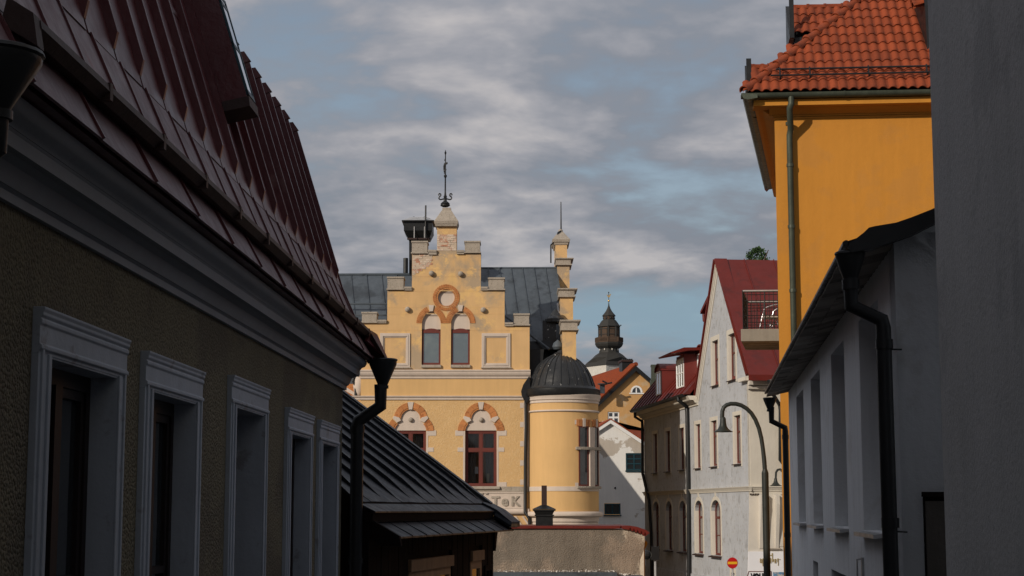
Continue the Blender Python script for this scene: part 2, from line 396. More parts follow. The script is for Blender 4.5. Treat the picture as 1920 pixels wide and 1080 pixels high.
    def arcblock(self, cx_, cz_, r0, r1, a0, a1, t0, t1, n=4):
        pts = [(cx_ + r1 * cos(a0 + (a1 - a0) * i / n), cz_ + r1 * sin(a0 + (a1 - a0) * i / n)) for i in range(n + 1)]
        pts += [(cx_ + r0 * cos(a1 + (a0 - a1) * i / n), cz_ + r0 * sin(a1 + (a0 - a1) * i / n)) for i in range(n + 1)]
        return self.out(pts, t0, t1)
    def build(self, name, m, parent=None, label=None, smooth=False, kind=None, bevel=0.0, stuff=False):
        ox, oy, oz = off_of(parent)
        me = bpy.data.meshes.new(name)
        me.from_pydata([(x - ox, y - oy, z - oz) for x, y, z in self.v], [], self.f)
        me.validate(); me.update()
        bmfix(me)
        if smooth:
            me.polygons.foreach_set('use_smooth', [True] * len(me.polygons))
            try: me.set_sharp_from_angle(angle=radians(38))
            except Exception: pass
        me.materials.append(M[m] if isinstance(m, str) else m)
        o = bpy.data.objects.new(name, me); COL.objects.link(o)
        if parent is not None: o.parent = parent
        if label: o['label'] = label
        if kind: o['kind'] = kind
        if stuff: o['kind'] = 'stuff'
        if bevel:
            b = o.modifiers.new('bevel', 'BEVEL'); b.width = bevel; b.segments = 2
            b.limit_method = 'ANGLE'; b.angle_limit = radians(35)
        return o
import bmesh
def bmfix(me):
    bm = bmesh.new(); bm.from_mesh(me)
    bmesh.ops.remove_doubles(bm, verts=bm.verts, dist=1e-5)
    bmesh.ops.recalc_face_normals(bm, faces=bm.faces)
    bm.to_mesh(me); bm.free()
def rect(s0, s1, z0, z1): return [(s0, z0), (s1, z0), (s1, z1), (s0, z1)]
def archpts(s0, s1, z0, z1, rise, n=10):     # rectangle whose top is an arch of the given rise
    c = (s0 + s1) / 2; w = (s1 - s0) / 2
    pts = [(s0, z0), (s1, z0)]
    for i in range(n + 1):
        a = pi * i / n
        pts.append((c + w * cos(a), z1 - rise + rise * sin(a)))
    return pts
def lancet(c, w, z0, zs, za, n=8):            # pointed arch, half width w, springing zs, apex za
    pts = [(c - w, z0), (c + w, z0)]
    h = za - zs; R = (w * w + h * h) / (2 * w); th = math.asin(min(1, h / R))
    for i in range(n + 1):
        a = th * i / n; pts.append((c + w - R + R * cos(a), zs + R * sin(a)))
    for i in range(n - 1, -1, -1):
        a = th * i / n; pts.append((c - w + R - R * cos(a), zs + R * sin(a)))
    return pts
def window(parent, s0, s1, z0, z1, t, mat_frame, mat_glass, fw=0.05, cols=2, bars=(0.68,), depth=0.05, label=None, name='window', bar=0.03, subsplit=None):
    m = MB()
    m.box(s0, s0 + fw, t, t + depth, z0, z1).box(s1 - fw, s1, t, t + depth, z0, z1)
    m.box(s0 + fw, s1 - fw, t, t + depth, z0, z0 + fw).box(s0 + fw, s1 - fw, t, t + depth, z1 - fw, z1)
    xs = [s0 + fw]; zs = [z0 + fw]
    W_ = s1 - s0 - 2 * fw; H_ = z1 - z0 - 2 * fw
    cuts_s = [s0 + fw + W_ * k / cols for k in range(1, cols)]
    cuts_z = [z0 + fw + H_ * b for b in bars]
    for c in cuts_s: m.box(c - bar / 2, c + bar / 2, t + 0.004, t + depth - 0.004, z0 + fw, z1 - fw)
    for c in cuts_z: m.box(s0 + fw, s1 - fw, t + 0.006, t + depth - 0.006, c - bar / 2, c + bar / 2)
    w = m.build(name, mat_frame, parent, label)
    ss = [s0 + fw] + cuts_s + [s1 - fw]; zs = [z0 + fw] + cuts_z + [z1 - fw]
    for i in range(len(ss) - 1):
        for j in range(len(zs) - 1):
            MB().box(ss[i] - 0.004, ss[i + 1] + 0.004, t + depth * 0.5, t + depth * 0.5 + 0.006, zs[j] - 0.004, zs[j + 1] + 0.004).build('pane', mat_glass, w)
    return w
def sheet(parent, name, m, s0, s1, z0, z1, t):
    return MB().box(s0, s1, t, t + 0.01, z0, z1).build(name, m, parent)
def textmesh(body, size, extrude, name, m, parent, s, t, z, sx=1.0, offset=0.0, shear=0.0):
    cu = bpy.data.curves.new(name, 'FONT'); cu.body = body; cu.size = size; cu.extrude = extrude; cu.offset = offset
    cu.resolution_u = 3; cu.shear = shear
    tmp = bpy.data.objects.new(name + '_tmp', cu); COL.objects.link(tmp)
    dg = bpy.context.evaluated_depsgraph_get()
    me0 = bpy.data.meshes.new_from_object(tmp.evaluated_get(dg))
    bpy.data.objects.remove(tmp); bpy.data.curves.remove(cu)
    ox, oy, oz = off_of(parent)
    for v in me0.vertices:
        x, y, zc = v.co
        v.co = (s - ox + x * sx, t - oy - zc, z - oz + y)
    me0.materials.clear(); me0.materials.append(M[m]); me0.name = name
    o = bpy.data.objects.new(name, me0); COL.objects.link(o); o.parent = parent
    return o

# ------------------------------------------------------------------ the ground and the street
ys = [-60, -5, 5, 12, 20, 30, 40, 50, 60, 90, 300, 4000]
g = MB()
for i in range(len(ys) - 1):
    a, b = ys[i], ys[i + 1]; za, zb = groundz(a) - 0.02, groundz(b) - 0.02
    g.add([(-1500, a, za), (1500, a, za), (1500, b, zb), (-1500, b, zb)], [(0, 1, 2, 3)])
o = g.build('ground', 'earth'); o['kind'] = 'structure'
r = MB(); prev = None
cl = [(-20, -2.0, 1.0), (0, -2.05, 1.15), (8, -1.85, 2.05), (16, -1.55, 2.95), (22, -0.2, 3.6), (32, 1.0, 4.5), (45, 3.0, 7.8), (60, 3.6, 6.2), (72, 2.4, 4.8)]
for i in range(len(cl) - 1):
    (a, xa, xb), (b, xc, xd) = cl[i], cl[i + 1]
    r.add([(xa, a, groundz(a)), (xb, a, groundz(a)), (xd, b, groundz(b)), (xc, b, groundz(b))], [(0, 1, 2, 3)])
o = r.build('street', 'asphalt'); o['kind'] = 'structure'

# ------------------------------------------------------------------ LEFT: tan roughcast house with the old red mansard roof
FL = Frame(-2.13, 0, 88.38)
LH = thing('roughcast_house', FL, 'dark tan roughcast house with five white framed windows under a red mansard roof, left edge', 'house', s=10)
wins = [(6.77, 8.15, 0.815, 0), (8.53, 9.90, 0.80, 0), (10.78, 12.15, 0.855, 1), (13.05, 14.37, 0.785, 0), (14.79, 16.08, 0.78, 0)]
ZB = -0.95
holes = [rect(a + 0.14, b - 0.14, ZB, zt - 0.185) for a, b, zt, k in wins]
SEND = 16.52
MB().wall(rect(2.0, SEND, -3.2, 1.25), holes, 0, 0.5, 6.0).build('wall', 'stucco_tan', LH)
for a, b, zt, kind_ in wins:
    arch = MB()
    wv = 0.15
    for (x0, x1) in ((a, a + wv), (b - wv, b)):
        arch.box(x0, x1, -0.030, 0.002, ZB - 0.1, zt - 0.15)
    arch.box(a + 0.028, a + 0.052, -0.040, -0.028, ZB - 0.1, zt - 0.15).box(b - 0.052, b - 0.028, -0.040, -0.028, ZB - 0.1, zt - 0.15)
    arch.box(a + wv - 0.035, a + wv + 0.002, -0.040, -0.028, ZB - 0.1, zt - 0.185).box(b - wv - 0.002, b - wv + 0.035, -0.040, -0.028, ZB - 0.1, zt - 0.185)
    arch.sec([(0.002, zt - 0.19), (-0.030, zt - 0.19), (-0.030, zt - 0.178), (-0.042, zt - 0.170), (-0.042, zt - 0.155), (-0.032, zt - 0.148),
              (-0.032, zt - 0.075), (-0.040, zt - 0.066), (-0.040, zt - 0.052), (-0.034, zt - 0.046), (-0.044, zt - 0.034), (-0.044, zt - 0.022), (-0.050, zt - 0.010), (-0.050, zt), (0.002, zt)], a - 0.001, b + 0.001)
    w0 = arch.build('architrave', 'trim_white', LH, bevel=0.003)
    # painted reveal boards lining the opening
    d = 0.50 if kind_ else 0.115
    i0, i1, zi = a + 0.14, b - 0.14, zt - 0.185
    MB().box(i1 - 0.012, i1 - 0.002, -0.026, d, ZB, zi - 0.002).build('reveal', 'trim_white', LH)
    MB().box(i0 + 0.002, i0 + 0.012, -0.026, d, ZB, zi - 0.002).build('reveal', 'trim_white', LH)
    MB().box(i0 + 0.012, i1 - 0.012, -0.026, d, zi - 0.012, zi - 0.002).build('reveal', 'trim_white', LH)
    if kind_ == 0:
        m = MB(); t0 = 0.10; fw = 0.075
        m.box(i0 + 0.012, i0 + fw, t0, t0 + 0.07, ZB, zi - 0.012).box(i1 - fw, i1 - 0.012, t0, t0 + 0.07, ZB, zi - 0.012).box(i0 + fw, i1 - fw, t0, t0 + 0.07, zi - 0.085, zi - 0.012)
        c = (i0 + i1) / 2
        m.box(c - 0.05, c + 0.05, t0 - 0.012, t0 + 0.07, ZB, zi - 0.085)
        for q0, q1 in ((i0 + fw, c - 0.05), (c + 0.05, i1 - fw)):
            m.box(q0, q0 + 0.045, t0 + 0.012, t0 + 0.06, ZB, zi - 0.085).box(q1 - 0.045, q1, t0 + 0.012, t0 + 0.06, ZB, zi - 0.085)
            m.box(q0 + 0.045, q1 - 0.045, t0 + 0.012, t0 + 0.06, zi - 0.13, zi - 0.085)
            m.box(q0 + 0.045, q1 - 0.045, t0 + 0.012, t0 + 0.06, zi - 0.97, zi - 0.93)
        w = m.build('window', 'frame_dark', LH)
        for q0, q1 in ((i0 + fw + 0.045, c - 0.095), (c + 0.095, i1 - fw - 0.045)):
            for za, zb_ in ((zi - 0.93, zi - 0.13), (ZB, zi - 0.97)):
                MB().box(q0, q1, t0 + 0.035, t0 + 0.041, za, zb_).build('pane', 'glass_dark', w)
    else:
        MB().box(i0, i1, 0.44, 0.50, ZB, zi).build('door', 'frame_dark', LH)
# cornice: each moulding course is a part of its own
courses = [[(0.01, 1.167), (-0.025, 1.167), (-0.025, 1.205), (-0.040, 1.215), (0.01, 1.215)],
           [(0.01, 1.216), (-0.045, 1.216), (-0.060, 1.245), (-0.075, 1.285), (-0.115, 1.300), (0.01, 1.300)],
           [(0.01, 1.301), (-0.150, 1.301), (-0.150, 1.355), (-0.158, 1.365), (0.01, 1.365)],
           [(0.01, 1.366), (-0.160, 1.366), (-0.172, 1.385), (-0.205, 1.398), (-0.222, 1.425), (-0.222, 1.452), (0.01, 1.452)]]
for cc in courses: MB().sec(cc, 2.0, SEND + 0.12).build('cornice_moulding', 'cornice', LH, smooth=True)
# lower roof strip of plain sheets, each laid on its neighbour
def tz(x0, z): return (-(x0 + 2.13), z)
R0 = tz(-1.835, 1.462); R1 = tz(-1.99, 1.745); R2 = tz(-2.185, 2.185); R3 = tz(-2.67, 3.75); R4 = tz(-6.0, 7.5)  # hidden ridge raised so its shade reaches across the street
RS, RE = 3.0, SEND + 0.12
def slab(a, b, s0, s1, lift, th=0.012):
    d = Vector((b[0] - a[0], b[1] - a[1])).normalized(); nn = Vector((-d.y, d.x))
    if nn.x > 0: nn = -nn
    A = (a[0] + nn.x * lift, a[1] + nn.y * lift); B = (b[0] + nn.x * lift, b[1] + nn.y * lift)
    A2 = (A[0] - nn.x * th, A[1] - nn.y * th); B2 = (B[0] - nn.x * th, B[1] - nn.y * th)
    return [A, B, B2, A2], nn
rf = MB().sec([(0.0, 1.46), (R0[0] + 0.02, 1.458), (R1[0] + 0.02, R1[1]), (R2[0] + 0.02, R2[1]), (R3[0] + 0.02, R3[1] - 0.02), (R4[0], R4[1]), (R4[0] + 0.3, 1.46)], RS, RE - 0.02).build('roof_shell', 'roof_red_old', LH)
s = RS; k = 0
while s < RE - 0.1:
    e = min(s + 0.90, RE)
    pts, nn = slab(R0, R1, s, e, 0.010 + 0.004 * (k % 2))
    MB().sec(pts, s + 0.001, e + 0.018).build('roof_sheet', 'roof_pink', LH)
    if k: MB().sec(slab(R0, R1, 0, 0, 0.026, 0.020)[0], s, s + 0.014).build('seam', 'roof_red_old', LH)
    s = e; k += 1
s = 2.90; k = 0
while s < RE - 0.1:
    e = min(s + 0.52, RE)
    pts, nn = slab((R1[0], R1[1] + 0.005), R2, s, e, 0.010 + 0.004 * (k % 2))
    MB().sec(pts, s + 0.001, e + 0.012).build('roof_sheet', 'roof_pink', LH)
    MB().sec(slab(R1, R2, 0, 0, 0.024, 0.020)[0], s, s + 0.010).build('seam', 'roof_red_old', LH)
    s = e; k += 1
# standing seams of the steep roof face, with bevelled feet
d = Vector((R3[0] - R2[0], R3[1] - R2[1])); L = d.length; d.normalize(); nn = Vector((-abs(d.y), abs(d.x)))
def rp(al, up): return (R2[0] + d.x * al + nn.x * up, R2[1] + d.y * al + nn.y * up)
s = 4.94 - 0.03
k = 0
while s < RE:
    jit = random.uniform(-0.012, 0.012)
    sect = [rp(0.04, -0.004), rp(0.055, 0.022), rp(0.13, 0.062), rp(L - 0.02, 0.062 + jit * 0.4), rp(L + 0.03, 0.03), rp(L, -0.004)]
    MB().prism([(s + 0.0, a, b) for a, b in sect], (0.032, 0, 0)).build('standing_seam', 'roof_red_old', LH)
    # pan between two seams
    e = min(s + 0.52, RE)
    pan = [rp(-0.01, 0.018), rp(L, 0.012 + jit * 0.3), rp(L, -0.002), rp(-0.01, -0.002)]
    MB().prism([(s + 0.033, a, b) for a, b in pan], (e - s - 0.034, 0, 0)).build('roof_pan', 'roof_red_old' , LH)
    # cross joint somewhere up the pan
    al = (0.62 if k % 2 else 1.02)
    MB().prism([(s + 0.033, a, b) for a, b in [rp(al, 0.016), rp(al + 0.03, 0.022), rp(al + 0.04, 0.012)]], (e - s - 0.034, 0, 0)).build('cross_joint', 'roof_red_old', LH)
    # end cap at the mansard break
    MB().prism([(s - 0.01, a, b) for a, b in [rp(L - 0.05, 0.0), rp(L - 0.04, 0.078), rp(L + 0.05, 0.05), rp(L + 0.06, -0.01)]], (0.052, 0, 0)).build('seam_cap', 'roof_red_old', LH)
    s += 0.52; k += 1
# stand-up gutter fin
gf = MB()
s = 5.85
lipz = 1.70; lx = tz(-1.865, lipz)
while s < RE:
    e = min(s + 0.95, RE + 0.05)
    w = random.uniform(-0.006, 0.006)
    MB().sec([(R1[0] + 0.01, R1[1] + 0.012), (lx[0] + 0.0 + w, lipz + 0.012), (lx[0] - 0.012 + w, lipz + 0.035), (lx[0] - 0.018 + w, lipz + 0.004), (lx[0] + 0.02, lipz - 0.028), (R1[0] + 0.01, R1[1] - 0.05)], s, e - 0.002).build('gutter_length', 'gutter_rust', LH)
    MB().box(e - 0.03, e + 0.012, lx[0] - 0.022, lx[0] + 0.03, lipz - 0.03, lipz + 0.042).build('gutter_bracket', 'gutter_rust', LH)
    s = e
MB().sec([(R1[0] - 0.02, 1.70), (lx[0] - 0.03, 1.62), (lx[0] - 0.01, 1.74), (R1[0] - 0.04, 1.80)], 5.78, 5.855).build('gutter_stop', 'gutter_rust', LH)
# verge trim on the far gable end
for a, b in ((R0, R1), (R1, R2), (R2, R3)):
    pts, _ = slab(a, b, 0, 0, 0.03, 0.10)
    MB().sec(pts, RE - 0.018, RE + 0.012).build('verge_trim', 'roof_red_old', LH)
# roof window box with inclined sashes
q = lambda al, up: rp(al, up)
al0, al1 = 0.58, 1.30
dm = MB().sec([q(al0, 0.0), q(al0 - 0.02, 0.235), q(al1 + 0.25, 0.235), q(al1 + 0.25, 0.0)], 11.22, 11.52).build('dormer', 'roof_red_old', LH)
MB().sec([q(al0 - 0.07, 0.0), q(al0 - 0.09, 0.24), q(al0 - 0.021, 0.252), q(al0 - 0.001, 0.0)], 11.20, 11.54).build('apron', 'gutter_rust', dm)
for sa, sb in ((11.24, 11.50),):
    fr_ = MB()
    fr_.sec([q(al0 + 0.0, 0.236), q(al0 + 0.0, 0.252), q(al0 + 0.04, 0.252), q(al0 + 0.04, 0.236)], sa, sb)
    for aa in (al0 + 0.36, al0 + 0.68, al1 + 0.02):
        fr_.sec([q(aa, 0.236), q(aa, 0.250), q(aa + 0.03, 0.250), q(aa + 0.03, 0.236)], sa, sb)
    fr_.sec([q(al0, 0.236), q(al0, 0.252), q(al1 + 0.05, 0.252), q(al1 + 0.05, 0.236)], sa, sa + 0.02)
    fr_.sec([q(al0, 0.236), q(al0, 0.252), q(al1 + 0.05, 0.252), q(al1 + 0.05, 0.236)], sb - 0.02, sb)
    fr_.build('sash', 'teal_paint', dm)
    MB().sec([q(al0 + 0.04, 0.240), q(al0 + 0.04, 0.247), q(al1 + 0.02, 0.247), q(al1 + 0.02, 0.240)], sa + 0.03, sb - 0.03).build('pane', 'glass_pale', dm)
# rooftop vent above the break (bit of the hood at the very top)
MB().lathe([(0.10, 0), (0.10, 0.25), (0.17, 0.27), (0.15, 0.36), (0.02, 0.42)], (10.9, R3[0] + 0.1, 3.78), 16).build('roof_vent', 'roof_pink', LH, smooth=True)
# the two hoppers and downpipes
def hopper(parent, c, zt, r1, h, r2, m='black_metal', n=20, name='downpipe', path=None, rp_=0.05, joints=(), sqz=1.0):
    hp = MB().lathe([(r1 * 0.93, 0.004), (r1, 0.0), (r1 * 1.03, -0.012), (r1 * 0.97, -0.02), (r1 * 0.96, -h * 0.20), (r2 * 1.02, -h), (r2 * 1.25, -h), (r2 * 1.25, -h - 0.03), (r2, -h - 0.03)], (c[0], c[1], zt), n)
    hp.lathe([(r1 * 0.93, 0.004), (r2 * 0.9, -h)], (c[0], c[1], zt), n)
    pm = MB().tube(path, rp_, 12)
    for j in joints: pm.tube([(j[0], j[1], j[2] - 0.03), (j[0], j[1], j[2] + 0.03)], rp_ * 1.14, 12)
    p = pm.build(name, m, parent, smooth=True)
    hp.build('hopper', m, p, smooth=True)
    return p
hopper(LH, (5.42, -0.275), 1.50, 0.152, 0.20, 0.048, path=[(5.42, -0.275, 1.32), (5.42, -0.275, 1.18), (5.42, -0.06, 1.02), (5.42, -0.06, -1.6)])
s_e = SEND + 0.09
hopper(LH, (s_e, -0.385), 1.472, 0.142, 0.26, 0.046, path=[(s_e, -0.365, 1.22), (s_e, -0.365, 1.01), (s_e + 0.02, -0.15, 0.865), (s_e + 0.02, -0.135, 0.80), (s_e + 0.02, -0.135, -2.3)],
       joints=[(s_e + 0.02, -0.135, 0.78), (s_e + 0.02, -0.135, -0.5)], rp_=0.064)
MB().prism([(RE - 0.30, lx[0] - 0.03, lipz + 0.03), (RE + 0.07, lx[0] - 0.05, lipz + 0.03), (SEND + 0.16, -0.43, 1.475), (SEND + 0.0, -0.43, 1.475), (RE - 0.35, lx[0] + 0.0, 1.62)], (0, 0.03, 0)).build('gutter_spout', 'roof_red_old', LH)
MB().hexa([(SEND - 0.0, -0.42, 1.475), (SEND + 0.18, -0.42, 1.475), (SEND + 0.18, -0.26, 1.475), (SEND - 0.0, -0.26, 1.475)], [(RE - 0.3, lx[0] - .02, lipz + .02), (RE + 0.06, lx[0] - .02, lipz + .02), (RE + 0.06, R1[0], lipz + .02), (RE - 0.3, R1[0], lipz + .02)]).build('gutter_spout', 'gutter_rust', LH)
# ------------------------------------------------------------------ unseen block added behind the camera on the left to shade the street
FB = Frame(-3.2, 0, 88.38)
NB = thing('street_shade_block', FB, 'unseen tall grey block added behind the viewpoint to shade the right wall', 'house', s=-8)
MB().box(-22, 1.4, 0, 9, -1.65, 6.2).build('wall', 'wall_grey', NB)
MB().prism([(-22.2, -0.3, 6.2), (-22.2, 4.5, 9.0), (-22.2, 9.3, 6.2)], (23.8, 0, 0)).build('roof', 'roof_red_old', NB)

FB2 = Frame(-13, 0, 88.38)  # unseen block, added so its shade covers the white house wall
NB2 = thing('yard_shade_block', FB2, 'unseen tall block added behind the roughcast house to keep sun off the white wall', 'house', s=-3)
MB().box(-16, 9, 0, 9, -1.65, 11.5).build('wall', 'wall_grey', NB2)
MB().prism([(-16.2, -0.3, 11.5), (-16.2, 4.5, 13.0), (-16.2, 9.3, 11.5)], (25.4, 0, 0)).build('roof', 'roof_red_old', NB2)

# ------------------------------------------------------------------ RIGHT: plain dark grey wall in the foreground
FW = Frame(1.2, 0, -96.45)
def sy(fr, y): return (y - fr.o.y) / fr.ex.y   # facade coordinate at a given world depth, on the facade plane
GW = thing('grey_house', FW, 'plain smooth dark grey rendered house wall filling the right edge of the view', 'house', s=sy(FW, 5))
s_c = FW.s_of(1771)
GWx = FW.s_of(1771)
MB().wall(rect(GWx, GWx + 12, -3, 6.5), [], 0.0, 0.3, 5.0).build('wall', 'wall_grey', GW)
MB().box(GWx - 0.1, GWx + 12, -0.25, 5, 6.5, 6.7).build('roof', 'slate_metal', GW)

# ------------------------------------------------------------------ RIGHT: white rendered house with tall narrow windows
WH = thing('white_house', FW, 'white rendered house with tall narrow window recesses and shingled eaves, right of the street', 'house', s=sy(FW, 15))
sN = FW.s_of(1691); sF = FW.s_of(1483)
ztop = 1.70
wl = []
for (uf, un, vb) in ((1619, 1657, 997), (1565, 1590, 990), (1525.5, 1543, 985), (1497.5, 1511, 981)):
    a = FW.s_of(uf); b = FW.s_of(un)
    wl.append((a, b))
zs_b = -0.155
holes = [rect(a, b, zs_b, 1.42) for a, b in wl]
lows = [rect(FW.s_of(1522) , FW.s_of(1531.5), -2.2, -0.56), rect(FW.s_of(1556), FW.s_of(1602), -2.2, -0.56)]
MB().wall(rect(sF, sN, -3.4, ztop), holes + lows, 0.0, 0.42, 6.0).build('wall', 'wall_white', WH)
for a, b in wl:
    w = window(WH, a + 0.01, b - 0.01, zs_b + 0.01, 1.41, 0.30, 'frame_dark', 'glass_dark', 0.06, 2, (0.7,))
    MB().sec([(0.30, zs_b + 0.012), (-0.075, zs_b - 0.012), (-0.075, zs_b - 0.040), (-0.060, zs_b - 0.040), (0.0, zs_b - 0.030), (0.30, zs_b - 0.012)], a - 0.03, b + 0.03).build('sill', 'zinc', w)
for l in lows:
    window(WH, l[0][0] + 0.01, l[1][0] - 0.01, -2.19, -0.57, 0.12, 'dark_wood', 'glass_dark', 0.06, 2, (0.5,))
# end wall facing the camera, its top following the verge
def wtop(t): return 1.60 + 0.34 * t
GTt = 6.0
MB().prism([(sN, -0.0, -3.2), (sN, GTt, -3.2), (sN, GTt, 4.2), (sN, 1.5, 2.26), (sN, 0.70, 1.95), (sN, 0.40, 1.82), (sN, 0.25, 1.755), (sN, 0.1, 1.695), (sN, 0.0, 1.66)], (-0.3, 0, 0)).build('end_wall', 'wall_white', WH)
# roof: slab rising away from the street, black verge board, curled eave
RSl = MB()
ov = -0.30
RSl.prism([(sF - 0.15, ov, 1.61), (sF - 0.15, ov, 1.628), (sF - 0.15, 0.0, 1.72), (sF - 0.15, 3.0, 3.05), (sF - 0.15, 3.0, 2.95), (sF - 0.15, 0.0, 1.68)], (sN + 0.16 - sF + 0.15 - 0.02, 0, 0)).build('roof', 'black_roof', WH)
vb_ = MB()
sv = sN + 0.16
prof_top = [(-0.30, 1.585), (-0.285, 1.61), (-0.20, 1.675), (-0.165, 1.708), (-0.13, 1.716), (0.0, 1.736), (0.09, 1.766), (0.21, 1.812), (0.4, 1.90), (0.7, 2.04), (1.5, 2.42)]
prof_bot = [(1.5, 2.24), (0.7, 1.93), (0.40, 1.80), (0.21, 1.717), (0.11, 1.666), (0.0, 1.628), (-0.14, 1.577), (-0.20, 1.570), (-0.27, 1.556)]
MB().prism([(sv, t, z) for t, z in prof_top + prof_bot], (-0.10, 0, 0)).build('verge_board', 'black_metal', WH)
# fascia strip along the eave
MB().sec([(-0.325, 1.602), (-0.325, 1.622), (-0.310, 1.632), (-0.295, 1.632), (-0.295, 1.602)], sF - 0.15, sN + 0.16).build('eave_edge', 'black_metal', WH)
# soffit of lapped shingles, each one a part
s = sF - 0.12; k = 0
while s < sN - 0.24:
    for row, (ta, tb, za, zb_) in enumerate(((-0.30, -0.13, 1.585, 1.612), (-0.17, 0.0, 1.600, 1.640))):
        jj = random.uniform(-0.020, 0.020); o_ = 0.10 * row
        x0 = s + o_; x1 = x0 + 0.205
        m = MB().hexa([(x0, ta, za - 0.020 + jj * .4), (x1, ta, za - 0.002 + jj * .4), (x1, tb, zb_ - 0.002), (x0, tb, zb_ - 0.020)],
                      [(x0, ta, za - 0.010 + jj * .4), (x1, ta, za + 0.008 + jj * .4), (x1, tb, zb_ + 0.008), (x0, tb, zb_ - 0.010)])
        m.build('shingle', 'shingle', WH)
    s += 0.20; k += 1
# gate of boards in the end wall
gd = MB().box(sN + 0.004, sN + 0.03, 0.125, 1.5, -3.0, 0.09).build('gate', 'dark_wood', WH, label='weathered plank gate in the end wall')
for k in range(7):
    t0 = 0.135 + k * 0.15
    MB().box(sN + 0.031, sN + 0.045, t0, t0 + 0.143, -3.0, 0.05).build('plank', mat('grey_gate_board_%d' % k, (0.085 + 0.01 * (k % 3), 0.075, 0.065), 0.85, 0.2, 3, 0.4, 20, streak=0.25), gd)
MB().box(sN + 0.028, sN + 0.06, 0.115, 1.5, 0.075, 0.105).build('gate_lintel', 'dark_wood', WH)
MB().box(sN + 0.046, sN + 0.052, 0.40, 1.2, -0.20, -0.188).build('gate_ledge', 'dark_wood', gd)
# downpipes
ph = (sN + 0.02, -0.36)
hopper(WH, (sN + 0.06, -0.275), 1.57, 0.092, 0.17, 0.042, path=[(sN + 0.06, -0.275, 1.42), (sN + 0.06, -0.275, 1.24), (sN + 0.06, -0.095, 1.15), (sN + 0.06, -0.085, 1.10), (sN + 0.06, -0.075, -2.6)], rp_=0.047,
       joints=[(sN + 0.06, -0.083, 1.0), (sN + 0.06, -0.077, -0.08), (sN + 0.06, -0.275, 1.37)])
for z in (0.97, -0.13): MB().tube([(sN + 0.06, -0.08, z), (sN + 0.08, 0.02, z - 0.005)], 0.006, 6).build('pipe_bracket', 'black_metal', WH)
hopper(WH, (sF - 0.10, -0.255), 1.545, 0.093, 0.16, 0.036, path=[(sF - 0.10, -0.235, 1.42), (sF - 0.10, -0.235, 1.22), (sF - 0.10, -0.055, 1.13), (sF - 0.10, -0.05, 1.08), (sF - 0.10, -0.05, -3)], rp_=0.042,
       joints=[(sF - 0.10, -0.05, 1.0), (sF - 0.10, -0.05, -0.35)])
# small iron latch bracket under the first window
a = FW.s_of(1617)
MB().box(a - 0.02, a + 0.02, -0.02, 0.0, -0.50, -0.36).tube([(a, -0.02, -0.37), (a, -0.05, -0.375), (a, -0.05, -0.5)], 0.008, 6).build('iron_bracket', 'zinc', WH)

# ------------------------------------------------------------------ orange house with pantile hip roof
FO = Frame(0.1587 * 31 - 0.05, 31.0, -5.0)
sO = FO.s_of(1458)
OH = thing('orange_house', FO, 'bright orange rendered house with red pantile hip roof, upper right', 'house', s=2.0)
zE = FO.p(1500, 222)[1]                       # underside of the frieze
ZO = FO.p(1452, 222)[1]
se = FO.p(1452, 222)[0]
WR = 9.0
MB().prism([(se, 0, -3.6), (WR, 0, -3.6), (WR, 9, -3.6), (se + 0.10 * 9, 9, -3.6)], (0, 0, ZO + 3.6 + 0.4)).build('wall', 'orange', OH)
# raised corner strip and mouldings under the eave
MB().box(se - 0.02, WR, -0.02, 0.0, ZO - 0.015, ZO + 0.01).box(se - 0.035, WR, -0.035, 0.0, ZO + 0.025, ZO + 0.05).build('frieze_line', 'orange', OH)
MB().sec([(0.0, ZO + 0.05), (-0.05, ZO + 0.06), (-0.10, ZO + 0.10), (-0.20, ZO + 0.14), (-0.22, ZO + 0.15), (0.0, ZO + 0.15)], se - 0.10, WR).build('cove', 'orange', OH, smooth=True)
MB().sec([(0.0, ZO + 0.152), (-0.33, ZO + 0.152), (-0.37, ZO + 0.160), (-0.37, ZO + 0.262), (-0.38, ZO + 0.27), (0.0, ZO + 0.27)], se - 0.40, WR).build('cornice', 'orange', OH)
ts = 0.055                                     # skew of the side wall, per metre of depth
def left_sec(name, m, pts):                   # section in (s offset, z) drawn back along the side wall
    a = [(se + x, 0.0 if name != 'side_gutter' else -0.55, z) for x, z in pts]
    return MB().prism(a, (0.105 * 9, 9, 0)).build(name, m, OH)
left_sec('side_cornice', 'orange', [(0.05, ZO + 0.15), (-0.30, ZO + 0.152), (-0.36, ZO + 0.17), (-0.36, ZO + 0.272), (0.05, ZO + 0.272)])
left_sec('side_cove', 'orange', [(0.05, ZO + 0.0), (-0.05, ZO + 0.05), (-0.18, ZO + 0.13), (-0.22, ZO + 0.15), (0.05, ZO + 0.15)])
left_sec('side_gutter', 'copper', [(-0.34, ZO + 0.273), (-0.52, ZO + 0.24), (-0.60, ZO + 0.265), (-0.64, ZO + 0.36), (-0.60, ZO + 0.37), (-0.34, ZO + 0.33)])
# front gutter: half round lengths
zg_ = ZO + 0.37
s = se - 0.64
gsec = [(-0.435 - 0.085 * cos(pi * i / 8) * -1 - 0.0, zg_ - 0.095 * sin(pi * i / 8)) for i in range(9)]
gsec = gsec + [(-0.435 + 0.075 * cos(pi * i / 8) * -1, zg_ + 0.002 - 0.082 * sin(pi * i / 8)) for i in range(9)]
while s < WR:
    e = s + 1.9
    MB().sec(gsec, s, e - 0.004).build('gutter_length', 'copper', OH, smooth=True)
    MB().sec([(-0.435 + 0.097 * cos(pi * i / 8), zg_ + 0.004 - 0.107 * sin(pi * i / 8)) for i in range(9)], e - 0.02, e + 0.015).build('gutter_clip', 'copper', OH, smooth=True)
    s = e
